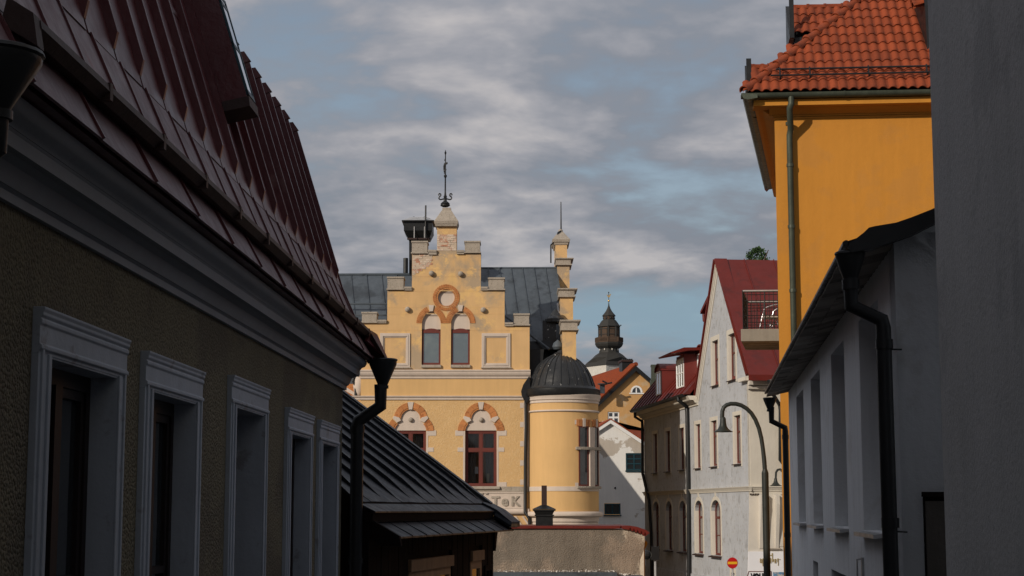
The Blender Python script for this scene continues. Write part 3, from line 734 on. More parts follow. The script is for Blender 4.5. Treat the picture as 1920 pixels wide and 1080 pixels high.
# downpipe
ps = FO.p(1484, 190, -0.5)[0]; p2 = FO.p(1480, 235, -0.10)[0]
MB().tube([(ps, -0.44, zg_ - 0.06), (ps, -0.44, zg_ - 0.20), (ps - 0.03, -0.42, zg_ - 0.28), (p2 + 0.02, -0.14, zg_ - 0.62), (p2, -0.10, zg_ - 0.72), (p2, -0.10, -3.6)], 0.058, 12).build('downpipe', 'copper', OH, smooth=True)
for v in (232, 310, 425, 545, 650):
    z = FO.p(1480, v, -0.1)[1]
    MB().tube([(p2, -0.10, z - 0.03), (p2, -0.10, z + 0.03)], 0.070, 12).build('pipe_collar', 'copper', OH, smooth=True)
# ---- tiled roof planes
TW, TG = 0.178, 0.335
PX = [(0.0, 0.006), (0.10, 0.030), (0.24, 0.046), (0.42, 0.050), (0.60, 0.040), (0.76, 0.018), (0.88, 0.004), (1.04, 0.010)]
def tilemesh(w=TW, g_=TG, name='pantile'):
    vs = []; fs = []; n = len(PX); Lg = g_ * 1.12
    for (yy, lift, th) in ((0.0, 0.030, 0), (Lg * 0.5, 0.016, 0), (Lg, 0.004, 0)):
        for x, z in PX: vs.append((x * w, yy, z + lift))
    for j in range(2):
        for i in range(n - 1):
            fs.append((j * n + i, j * n + i + 1, (j + 1) * n + i + 1, (j + 1) * n + i))
    b = len(vs)
    for x, z in PX: vs.append((x * w, 0.002, z + 0.030 - 0.018))
    for i in range(n - 1): fs.append((i, b + i, b + i + 1, i + 1))
    me = bpy.data.meshes.new(name); me.from_pydata(vs, [], fs); me.update()
    me.polygons.foreach_set('use_smooth', [True] * len(me.polygons))
    try: me.set_sharp_from_angle(angle=radians(50))
    except Exception: pass
    me.materials.append(M['tile']); return me
TME = tilemesh()
def place(parent, me, name, P, e1, e2, jit=1.0):
    e3 = e1.cross(e2).normalized()
    R = Matrix((e1, e2, e3)).transposed().to_4x4()
    R = R @ Matrix.Rotation(random.uniform(-.015, .015) * jit, 4, 'Z') @ Matrix.Rotation(random.uniform(-.02, .02) * jit, 4, 'X')
    ox, oy, oz = off_of(parent)
    R.translation = Vector(P) - Vector((ox, oy, oz))
    o = bpy.data.objects.new(name, me); COL.objects.link(o); o.parent = parent; o.matrix_local = R
    return o
A45 = radians(45)
e1 = Vector((1, 0, 0)); e2 = Vector((0, cos(A45), sin(A45)))
O0 = Vector((se - 0.60, -0.52, ZO + 0.375))
rows = 12
MB().prism([(se - 0.55, -0.50, ZO + 0.36), (WR, -0.50, ZO + 0.36), (WR, 4.5, ZO + 5.36), (se + 4.45, 4.5, ZO + 5.36)], (0, 0.05, -0.05)).build('roof_deck', 'dark_wood', OH)
MB().prism([(se - 0.58, -0.52, ZO + 0.34), (se + 4.42, 4.48, ZO + 5.34), (se + 4.42 + .5, 9, ZO + 5.34), (se - 0.58 + 0.95, 9, ZO + 0.34)], (0.05, 0, -0.05)).build('side_roof', 'tile', OH)
ntile = 0
xmax = FO.p(1785, 60, 0.6)[0]
for j in range(rows):
    xh = j * TG * 0.7071 + 0.10
    i0 = int(math.ceil(xh / TW)) - 1
    i = i0
    while True:
        x = i * TW
        if O0.x + x > xmax: break
        if i >= 0 and x + TW * 0.9 >= xh:
            place(OH, TME, 'roof_tile', O0 + e1 * x + e2 * (j * TG) , e1, e2); ntile += 1
        i += 1
# hip tiles
hv = Vector((1, 1, 1)).normalized()
def hipmesh(r0=0.115, r1=0.088, Lh=0.42):
    vs = []; fs = []; n = 8
    for (yy, r) in ((0, r0), (0.05, r0), (0.06, r0 - 0.012), (Lh, r1)):
        for k in range(n + 1):
            a = pi * 1.05 * k / n - 0.08
            vs.append((r * cos(a), yy, r * sin(a) * 0.95))
    for j in range(3):
        for k in range(n): fs.append((j * (n + 1) + k, j * (n + 1) + k + 1, (j + 1) * (n + 1) + k + 1, (j + 1) * (n + 1) + k))
    b = len(vs)
    for k in range(n + 1):
        a = pi * 1.05 * k / n - 0.08; vs.append(((r0 - 0.02) * cos(a), 0.001, (r0 - 0.02) * sin(a) * .95))
    for k in range(n): fs.append((k, b + k, b + k + 1, k + 1))
    me = bpy.data.meshes.new('hip_tile'); me.from_pydata(vs, [], fs); me.update()
    me.polygons.foreach_set('use_smooth', [True] * len(me.polygons)); 
    try: me.set_sharp_from_angle(angle=radians(50))
    except Exception: pass
    me.materials.append(M['tile']); return me
HME = hipmesh()
h1 = hv.cross(Vector((0, 0, 1))).normalized()
ht = 0.0
while ht < 6.0:
    place(OH, HME, 'hip_tile', O0 + Vector((0.02, 0.02, 0.035)) + hv * ht, h1, hv + Vector((0, 0, -0.03)), 0.6); ht += 0.37
# snow rail
zr = ZO + 0.375
def onroof(u, v, up):                          # a point above the tile plane
    best = None
    for tt in [x * 0.01 for x in range(-60, 300)]:
        s_, z_ = FO.p(u, v, tt)
        want = ZO + 0.375 + (tt + 0.52) + up
        if best is None or abs(z_ - want) < best[0]: best = (abs(z_ - want), s_, tt, z_)
    return best[1:]
rl = OH
pa = onroof(1455, 129.5, 0.20); pb = onroof(1760, 123.5, 0.20)
pc = onroof(1455, 141, 0.17); pd = onroof(1760, 135, 0.17)
z1_ = (pa[2] + pb[2]) / 2; t1_ = (pa[1] + pb[1]) / 2; z2_ = (pc[2] + pd[2]) / 2; t2_ = (pc[1] + pd[1]) / 2
sr = MB().tube([(pa[0], t1_, z1_), (pb[0] + 1, t1_, z1_)], 0.018, 8).tube([(pc[0] - 0.1, t2_, z2_), (pd[0] + 1, t2_, z2_)], 0.018, 8).build('snow_rail', 'black_metal', OH, smooth=True)
for u in (1462, 1518, 1628, 1737):
    c = FO.p(u, 130, t1_)[0]
    MB().tube([(c, t1_ - 0.0, z1_ + 0.03), (c, t2_, z2_ - 0.03), (c, t2_ + 0.10, z2_ - 0.10)], 0.016, 6).tube([(c, t2_, z2_), (c, t2_ + 0.25, z2_ + 0.1)], 0.012, 6).build('bracket', 'black_metal', sr)
# side dormers, their tiled slopes face the front
def sidedormer(u0, v0, u1, v1, tfront, uR, name_label):
    """little lean-to dormer roof seen over the hip: black verge board at its left end"""
    sa, za = FO.p(u0, v1, tfront); _, zb2 = FO.p(u0, v0, tfront + 0.5)
    sR = FO.p(uR, v1, tfront)[0]
    rise = zb2 - za; run = rise / math.tan(A45) if rise > 0 else 0.5
    d_ = MB().prism([(sa + 0.12, tfront + 0.06, za - 0.06), (sa + 0.12, tfront + 0.1 + run, za + rise - 0.08), (sR, tfront + 0.1 + run, za + rise - 0.08), (sR, tfront + 0.06, za - 0.06)], (0, 0, -0.6)).build('side_dormer', 'black_metal', OH, label=name_label)
    nrow = max(1, int(round(rise / sin(A45) / TG)))
    gg = rise / sin(A45) / nrow
    x = sa + 0.10
    while x < sR:
        for j in range(nrow): place(OH, TME, 'dormer_tile', Vector((x, tfront, za)) + e2 * (j * gg), e1, e2)
        x += TW
    x = sa + 0.08
    while x < sR:
        place(OH, HME, 'ridge_tile', Vector((x, tfront + run + 0.02, za + rise - 0.02)), Vector((0, -1, 0)), Vector((1, 0, 0.02)), 0.5); x += 0.36
    MB().prism([(sa, tfront - 0.08, za - 0.10), (sa, tfront + run + 0.05, za + rise + 0.06), (sa, tfront + run + 0.05, za - 0.10)], (0.10, 0, 0)).build('verge_board', 'black_metal', OH)
    MB().box(sa, sa + 0.095, tfront - 0.09, tfront - 0.05, za - 0.1, za + rise + 0.05).build('verge_face', 'black_metal', OH)
sidedormer(1480, 8, 0, 64, 3.0, 1620, 'upper tiled side dormer behind the hip')
sidedormer(1399.5, 129, 0, 158, 0.9, 1480, 'lower tiled side dormer behind the hip')
# dark cheek of a roof dormer at the right edge
c0 = onroof(1737, 96, 0.0); c1 = onroof(1712, -20, 0.0)
MB().prism([(c0[0] + 0.02, c0[1], c0[2] - 0.05), (c0[0] - 0.05, c0[1] + 1.8, c0[2] + 1.75), (c0[0] - 0.05, c0[1] + 0.30, c0[2] + 1.75), (c0[0] + 0.0, c0[1] + 0.0, c0[2] + 0.9)], (2.2, 0, 0)).build('dormer_cheek', 'black_metal', OH)
for k in range(4):
    place(OH, HME, 'dormer_eave_tile', Vector((c0[0] - 0.20 + 0.02 * k, c0[1] + 0.15 + 0.2 * k, c0[2] + 0.92 + 0.10 * k)), Vector((0, -1, 0)), Vector((1, 0, 0.3)), 1)
# balcony on the hidden side
FBc = Frame(0.1587 * 38, 37.0, -5.0)
BC = MB()
ba, zb0 = FBc.p(1389.5, 640); _, zt0 = FBc.p(1389.5, 617)
bR = FBc.p(1485, 640)[0]
toO = lambda s_, t_: ((FBc.o + FBc.ex * s_ + FBc.ey * t_ - FO.o).dot(FO.ex), (FBc.o + FBc.ex * s_ + FBc.ey * t_ - FO.o).dot(FO.ey))
def bp(s_, t_, z_): a = toO(s_, t_); return (a[0], a[1], z_)
BD = 2.1
skew = 0.20
bal = MB().hexa([bp(ba, 0, zb0), bp(bR, 0, zb0), bp(bR + 0.4, BD, zb0), bp(ba + skew, BD, zb0)], [bp(ba, 0, zt0), bp(bR, 0, zt0), bp(bR + 0.4, BD, zt0), bp(ba + skew, BD, zt0)]).build('balcony', 'concrete', OH, bevel=0.01)
for k in range(1, 4):
    MB().hexa([bp(ba + 0.02 + skew * k / 4, BD * k / 4, zb0 - 0.012), bp(bR, BD * k / 4, zb0 - 0.012), bp(bR, BD * k / 4 + 0.03, zb0 - 0.012), bp(ba + 0.02 + skew * k / 4, BD * k / 4 + 0.03, zb0 - 0.012)],
              [bp(ba + 0.02 + skew * k / 4, BD * k / 4, zb0), bp(bR, BD * k / 4, zb0), bp(bR, BD * k / 4 + 0.03, zb0), bp(ba + 0.02 + skew * k / 4, BD * k / 4 + 0.03, zb0)]).build('soffit_joint', 'concrete', bal)
_, zrail = FBc.p(1391, 545)
rx = ba + 0.06
def rail(parent, a, b, n, tag_):
    m = MB()
    for z in [zrail - 0.02, zt0 + 0.04] + [zt0 + (zrail - zt0) * q_ for q_ in (0.18, 0.36, 0.55, 0.74, 0.90)]:
        m.tube([(a[0], a[1], z), (b[0], b[1], z)], 0.009 if z < zrail - 0.03 else 0.014, 6)
    m.build('rail_bar', 'black_metal', parent)
    m = MB()
    for i in range(n + 1):
        f = i / n; x = a[0] + (b[0] - a[0]) * f; y = a[1] + (b[1] - a[1]) * f
        m.tube([(x, y, zt0), (x, y, zrail)], 0.008 if i % 5 else 0.016, 6)
    m.build('balusters', 'black_metal', parent)
    MB().box(0, 0, 0, 0, 0, 0)
pA = toO(rx, 0.06); pB = toO(bR, 0.06); pC = toO(rx + skew, BD - 0.06); pD = toO(bR, BD - 0.06)
rail(bal, pA, pB, 11, ''); rail(bal, pA, pC, 16, ''); rail(bal, pC, pD, 11, '')
for a_, b_ in ((pA, pB), (pC, pD), (pA, pC)):
    MB().tube([(a_[0], a_[1], zrail), (b_[0], b_[1], zrail)], 0.02, 8).build('handrail', 'zinc' if b_ is not pC else 'black_metal', bal)
# folding chair on the balcony
CH = thing('garden_chair', FBc, 'bright aluminium tube garden chair on the concrete balcony', 'chair', s=ba + 0.85, t=1.0, base=zt0)
def chair_tubes(m, dx):
    pass
cs = ba + 0.85
def cpt(u, v, t): s_, z_ = FBc.p(u, v, t); return (s_, t, z_)
m = MB()
m.tube([cpt(1424, 617, 0.9), cpt(1429, 594, 0.9), cpt(1433, 580, 0.9), cpt(1438, 576, 0.9), cpt(1450, 572, 0.9), cpt(1458, 571, 0.9), cpt(1474, 572, 1.2)], 0.012, 8).build('back_frame', 'chrome', CH, smooth=True)
m = MB().tube([cpt(1443, 616, 1.3), cpt(1447, 597, 1.3), cpt(1450, 584, 1.3), cpt(1458, 578, 1.3), cpt(1474, 577, 1.3)], 0.012, 8).build('front_frame', 'chrome', CH, smooth=True)
MB().tube([cpt(1431, 592, 0.9), cpt(1448, 592.5, 1.0), cpt(1456, 602, 1.0), cpt(1462, 617, 1.0)], 0.012, 8).build('leg', 'chrome', CH, smooth=True)
MB().tube([cpt(1462, 592, 1.2), cpt(1452, 601, 1.2), cpt(1446, 617, 1.2)], 0.012, 8).build('leg', 'chrome', CH, smooth=True)
a_, b_ = cpt(1432, 593, 0.9), cpt(1470, 593, 1.3)
MB().hexa([(a_[0], 0.85, a_[2] - 0.03), (b_[0], 0.85, a_[2] - 0.03), (b_[0], 1.3, a_[2] - 0.03), (a_[0], 1.3, a_[2] - 0.03)], [(a_[0], 0.85, a_[2]), (b_[0], 0.85, a_[2]), (b_[0], 1.3, a_[2]), (a_[0], 1.3, a_[2])]).build('seat', 'curtain', CH)
MB().tube([cpt(1440, 608, 1.2), cpt(1456, 608, 1.2)], 0.012, 8).build('stretcher', 'chrome', CH, smooth=True)

# ------------------------------------------------------------------ CENTRE: yellow building with the stepped gable
FY = Frame(0.0, 58.0, 0.0)
YB = thing('stepped_gable_building', FY, 'yellow rendered building with stepped gable, brick arched windows and a round domed corner turret', 'building', s=-2.3)
def P(u, v, t=0.0): return FY.p(u, v, t)
def X(u, t=0.0): return FY.p(u, 700, t)[0]
def Z(v, t=0.0): return FY.p(850, v, t)[1]
zc1b = Z(710)
xL, xR = X(677), X(993)
# upper gable wall
ol = [(xL, zc1b), (xR, zc1b), (xR, Z(612)), (X(946), Z(612)), (X(946), Z(545)), (X(901), Z(545)), (X(901), Z(476)), (X(855), Z(476)), (X(855), Z(425)),
      (X(818), Z(425)), (X(818), Z(476)), (X(771), Z(476)), (X(771), Z(545)), (X(725), Z(545)), (X(725), Z(606)), (xL, Z(606))]
uph = []
for c in (808, 863):
    uph.append(lancet(X(c), X(c + 17.7) - X(c), Z(684), Z(608), Z(583)))
oc = (X(836), Z(558)); orad = X(852) - X(836)
uph.append([(oc[0] + orad * cos(2 * pi * i / 28), oc[1] + orad * sin(2 * pi * i / 28)) for i in range(28)])
gw = MB().wall(ol, uph, 0.0, 0.24, 0.55)
gw.out([(p[0], p[1]) for p in ol], 0.56, 0.60)
gw.build('gable_wall', 'yellow', YB)
# faint raised plaster courses on the gable
for v, a, b in ((505, 772, 900), (518, 772, 900), (545, 772, 900), (576, 727, 945), (588, 727, 945), (619, 680, 790), (619, 881, 992)):
    MB().box(X(a) + .01, X(b) - .01, -0.006, 0.003, Z(v + 0.9), Z(v - 0.5)).build('plaster_course', 'yellow', YB)
# blank tympana and oculus
for i, c in enumerate((808, 863)):
    w_ = X(c + 17.7) - X(c)
    MB().out(lancet(X(c), w_ + 0.02, Z(617), Z(608), Z(582.2)), 0.10, 0.16).build('blind_tympanum', 'pale_stone', YB)
MB().out([(oc[0] + (orad + .01) * cos(2 * pi * k / 28), oc[1] + (orad + .01) * sin(2 * pi * k / 28)) for k in range(28)], 0.10, 0.16).build('blind_oculus', 'pale_stone', YB)
def ring(parent, cx_, cz_, r0, r1, a0, a1, n, name, t0=-0.02, t1=0.004, m='brick', gap=0.006):
    mb = MB()
    for k in range(n):
        x0 = a0 + (a1 - a0) * k / n; x1 = a0 + (a1 - a0) * (k + 1) / n
        gg = gap / r1
        jt = random.uniform(-0.002, 0.002)
        mb.arcblock(cx_, cz_, r0, r1, x0 + gg, x1 - gg, t0 + jt, t1, 1)
    return mb.build(name, m, parent, stuff=True)
R16, R25 = X(836 + 16) - X(836), X(836 + 25.2) - X(836)
MB().lathe([(0, 0)], (0, 0, 0))
ring(YB, oc[0], oc[1], R16 + 0.06, R25, 0, 2 * pi, 34, 'oculus_bricks')
ring(YB, oc[0], oc[1], R16 - 0.005, R16 + 0.05, 0, 2 * pi, 34, 'oculus_inner_bricks', t0=-0.005, t1=0.06)
def ptarch(c, w, r_in, r_out, zs, za, t0, t1, nb, name):
    """pointed arch of bricks left and right of a keystone"""
    h = za - zs; R = (w * w + h * h) / (2 * w); th = math.asin(min(1, h / R))
    for sgn in (1, -1):
        ccx = c + sgn * (w - R)
        mb = MB(); a_end = th * 0.86
        for k in range(nb):
            a0 = a_end * k / nb + 0.008; a1 = a_end * (k + 1) / nb - 0.008
            if sgn < 0: a0, a1 = pi - a1, pi - a0
            mb.arcblock(ccx, zs, R + r_in, R + r_out, a0, a1, t0 + random.uniform(-.002, .002), t1, 1)
        mb.build(name, 'brick', YB, stuff=True)
for c in (808, 863):
    w_ = X(c + 17.7) - X(c)
    ptarch(X(c), w_, 0.045, 0.19, Z(606), Z(583), -0.02, 0.004, 11, 'arch_bricks')
    ptarch(X(c), w_, 0.004, 0.036, Z(606), Z(583), -0.012, 0.05, 14, 'arch_inner_bricks')
    MB().out([(X(c - 3), Z(584)), (X(c + 3), Z(584)), (X(c + 5), Z(572.5)), (X(c - 5), Z(572.5))], -0.055, 0.004).build('keystone', 'pale_stone', YB, bevel=0.006)
# upper windows
for c in (808, 863):
    a, b = X(c - 17.3), X(c + 17.3); z0, z1 = Z(684), Z(615.5)
    m = MB(); n = 8
    top = []
    for i in range(n + 1):
        f = -1 + 2 * i / n; top.append((a + (b - a) * i / n, z1 - 0.085 * f * f))
    m.out(top + [(b, z1 - 0.16), (a, z1 - 0.16)], 0.06, 0.14)
    m.box(a, a + 0.055, 0.06, 0.14, z0, z1 - 0.16).box(b - 0.055, b, 0.06, 0.14, z0, z1 - 0.16).box(a + 0.055, b - 0.055, 0.06, 0.14, z0, z0 + 0.075)
    w = m.build('window', 'frame_red', YB)
    MB().box(a + 0.05, b - 0.05, 0.10, 0.106, z0 + 0.07, z1 - 0.155).build('pane', 'glass_sky', w)
    MB().sec([(0.1, z0), (-0.07, z0 - 0.005), (-0.09, z0 - 0.02), (-0.09, z0 - 0.10), (0.0, z0 - 0.115), (0.1, z0 - 0.115)], a - 0.01, b + 0.03).build('sill', 'stone', w, bevel=0.006)
# square blind panels
for (a0, a1) in ((712, 768.5), (903, 957)):
    a, b = X(a0), X(a1); z0, z1 = Z(689), Z(625)
    for k, (ins, tt, tk) in enumerate(((0, 0.045, 0.055), (0.058, 0.060, 0.045), (0.106, 0.03, 0.04))):
        m = MB()
        i_, o_ = ins, ins + tk
        m.box(a + i_, a + o_, -tt, 0.003, z0 + i_, z1 - i_).box(b - o_, b - i_, -tt, 0.003, z0 + i_, z1 - i_)
        m.box(a + o_, b - o_, -tt, 0.003, z1 - o_, z1 - i_).box(a + o_, b - o_, -tt, 0.003, z0 + i_, z0 + o_)
        m.build('panel_moulding', 'pale_stone', YB, bevel=0.004)
    MB().box(a - 0.02, b + 0.04, -0.085, 0.0, z0 - 0.035, z0 - 0.002).build('panel_sill', 'stone', YB)
# ball studs
for u, v in ((808, 513), (863, 514), (763.5, 580.5), (906, 581.5)):
    MB().ball((X(u), -0.06, Z(v)), 0.098, 14).build('ball_stud', 'stone', YB, smooth=True)
# coping stones of the steps
def coping(u0, u1, v0, v1, low=None, parent=YB, t0=-0.06, t1=0.66):
    a, b = X(u0), X(u1); zt, zb_ = Z(v0), Z(v1)
    m = MB().box(a + 0.01, b - 0.01, t0 + 0.02, t1 - 0.02, zb_ + 0.05, zt - 0.065)
    m.box(a - 0.012, b + 0.012, t0 - 0.012, t1, zt - 0.064, zt).box(a - 0.02, b + 0.025, t0 - 0.03, t1, zb_, zb_ + 0.048)
    m.build('coping_stone', 'stone', parent, bevel=0.008)
for u0, u1, v0, v1 in ((770, 800.5, 452, 476), (870, 900, 452, 475), (724.5, 756, 519, 544), (915, 946, 520.5, 544.5), (677, 706, 585, 606), (963, 993, 588, 611)):
    coping(u0, u1, v0, v1)
for u0, u1, v0, v1 in ((801, 817.5, 469, 478), (855.5, 869.5, 469.5, 477), (756.5, 771, 538, 545), (901.5, 914.5, 538, 545), (706.5, 724, 600, 606.5), (946.5, 962.5, 605, 612)):
    a, b = X(u0), X(u1)
    MB().box(a, b, -0.07, 0.6, Z(v1) + 0.0, Z(v0) - 0.075).box(a, b, -0.10, 0.6, Z(v0) - 0.074, Z(v0)).build('low_coping', 'stone', YB, bevel=0.006)
# central pier cap with weathervane finial
cxp = X(835.5)
def pyr(mb, c, t, hw0, ht0, z0, hw1, ht1, z1):
    return mb.hexa([(c - hw0, t - ht0, z0), (c + hw0, t - ht0, z0), (c + hw0, t + ht0, z0), (c - hw0, t + ht0, z0)],
                   [(c - hw1, t - ht1, z1), (c + hw1, t - ht1, z1), (c + hw1, t + ht1, z1), (c - hw1, t + ht1, z1)])
hw = (X(858) - X(812)) / 2
pc_ = MB()
pyr(pc_, cxp, 0.28, hw - 0.05, 0.40, Z(425), hw - 0.03, 0.42, Z(421))
pyr(pc_, cxp, 0.28, hw - 0.02, 0.43, Z(421), hw, 0.45, Z(416))
pyr(pc_, cxp, 0.28, hw, 0.45, Z(416) + 0.001, hw * 0.86, 0.40, Z(411))
pyr(pc_, cxp, 0.28, hw * 0.86, 0.40, Z(411), 0.165, 0.165, Z(393))
pyr(pc_, cxp, 0.28, 0.150, 0.150, Z(393), 0.150, 0.150, Z(388))
pc_.build('pier_cap', 'stone', YB, bevel=0.006)
fx = X(832.5); ft = 0.28
z = lambda v: Z(v, 0.28)
fin = MB().lathe([(0.10, z(388)), (0.17, z(386)), (0.17, z(384.5)), (0.155, z(384)), (0.165, z(382)), (0.12, z(379.5)), (0.06, z(377)), (0.05, z(371)), (0.065, z(369)), (0.04, z(366)), (0.028, z(360)),
                  (0.024, z(334)), (0.055, z(331)), (0.055, z(329)), (0.024, z(327)), (0.022, z(311)), (0.03, z(308)), (0.02, z(304)), (0.018, z(290)), (0.04, z(286.5)), (0.02, z(284)), (0.004, z(281))], (fx, ft, 0), 12)
fv = fin.build('weathervane', 'black_metal', YB, smooth=True)
for sg in (1, -1):
    pth = []
    for i in range(25):
        a = i / 24
        # S-scroll measured from the stem outwards and up, curling in at the top
        pts = [(0.03, 372.5), (0.10, 373.5), (0.17, 374.5), (0.215, 373), (0.225, 370.5), (0.20, 368.5), (0.165, 367.2), (0.155, 365.2), (0.17, 363.4), (0.21, 363.0), (0.235, 364.6), (0.225, 366.3)]
        k = a * (len(pts) - 1); i0 = min(int(k), len(pts) - 2); f = k - i0
        pth.append((fx + sg * (pts[i0][0] * (1 - f) + pts[i0 + 1][0] * f), ft, z(pts[i0][1] * (1 - f) + pts[i0 + 1][1] * f)))
    MB().tube(pth, 0.024, 8).build('scroll', 'black_metal', fv, smooth=True)
sp = MB()
for v, dx, r_ in ((306, 0.05, 0.03), (308, -0.03, 0.03), (312, -0.045, 0.035), (316, -0.05, 0.03), (320, -0.04, 0.03), (324, -0.035, 0.022), (300, -0.02, 0.025), (318, 0.02, 0.02)):
    sp.ball((fx + dx, ft, z(v)), r_, 8, 1.6)
sp.build('vane_figure', 'black_metal', fv, smooth=True)
# exposed brick patches (thin proud bricks, uneven edges)
def patch(u0, u1, v0, v1, edge, t0=-0.012):
    mb = MB(); mo = MB()
    bw, bh = 0.24, 0.073
    z_ = Z(v1); row = 0; zt = Z(v0)
    while z_ < zt - 0.03:
        x = X(u0) - (bw / 2 if row % 2 else 0)
        while x < X(u1):
            x0, x1 = max(x, X(u0) + 0.004), min(x + bw - 0.016, X(u1) - 0.004)
            if x1 - x0 > 0.03 and edge((x0 + x1) / 2, z_ + bh / 2) and random.random() < 0.93:
                mb.box(x0, x1, t0 + random.uniform(-0.008, 0.009), 0.004, z_, z_ + bh - 0.013)
            x += bw
        z_ += bh; row += 1
    mb.build('exposed_bricks', 'old_brick', YB, stuff=True)
patch(818, 855, 440, 470, lambda x, z_: z_ > Z(469) + 0.10 * sin(x * 9) or abs(x - X(836)) > 0.2)
patch(771.5, 815, 478, 512, lambda x, z_: x < X(808) - 0.9 * max(0, Z(490) - z_) + 0.06 * sin(z_ * 21))
m = MB(); m.box(X(818) + 0.003, X(855) - 0.003, -0.006, 0.002, Z(470), Z(441)).build('mortar_ground', 'mortar', YB)
MB().out([(X(771.5), Z(477)), (X(809), Z(477)), (X(808), Z(490)), (X(800), Z(500)), (X(786), Z(505)), (X(776), Z(515)), (X(771.5), Z(516))], -0.006, 0.002).build('mortar_ground', 'mortar', YB)
# side ends of step walls get their render from the gable wall; string cornices
xl2 = X(560)
def band(name, m_, prof, s0, s1): return MB().sec([(0.02, prof[0][1])] + prof + [(0.02, prof[-1][1])], s0, s1).build(name, m_, YB)
band('string_cornice', 'pale_stone', [(-0.03, Z(710.3)), (-0.05, Z(709)), (-0.05, Z(706.3)), (-0.035, Z(706)), (-0.06, Z(705.5)), (-0.10, Z(703)), (-0.12, Z(700)), (-0.12, Z(698)), (-0.14, Z(697)), (-0.15, Z(694.8)), (-0.10, Z(693.5))], xL - 0.02, xR + 0.03)
band('string_cornice', 'pale_stone', [(-0.02, Z(750.3)), (-0.045, Z(749.5)), (-0.05, Z(745.5)), (-0.07, Z(745.2)), (-0.10, Z(744)), (-0.10, Z(742.7)), (-0.04, Z(742))], xL - 0.35, xR + 0.05)
# main floor wall with trefoil headed windows
zb = groundz(58)
cents = (902, 770.5, 639)
def trefoil(c, n=7):
    """outline of the white tympanum field: two low lobes and a round head; local units are pixels at the facade"""
    pts = []
    r = 17.2
    for i in range(n + 1): a = radians(0 + 48 * i / n); pts.append((11.9 + r * cos(a), 807 - 19.5 * sin(a)))
    for i in range(n * 2 + 1): a = radians(-8 + 196 * i / (2 * n)); pts.append((18.2 * cos(a), 786 - 18.2 * sin(a)))
    for i in range(n, -1, -1): a = radians(0 + 48 * i / n); pts.append((-11.9 - r * cos(a), 807 - 19.5 * sin(a)))
    return [(X(c + x), Z(v)) for x, v in pts]
mh = []
for c in cents:
    tf = trefoil(c)
    mh.append(tf[:] + [(X(c - 29.6), Z(912)), (X(c + 29.6), Z(912))])
ztopm = zc1b - 0.002
MB().wall([(X(600), zb - 0.3), (X(994), zb - 0.3), (X(994), ztopm), (xL, ztopm), (xL, ztopm - 0.8), (X(600), ztopm - 0.8)], mh, 0.0, 0.22, 0.5).build('front_wall', 'yellow_rough', YB)
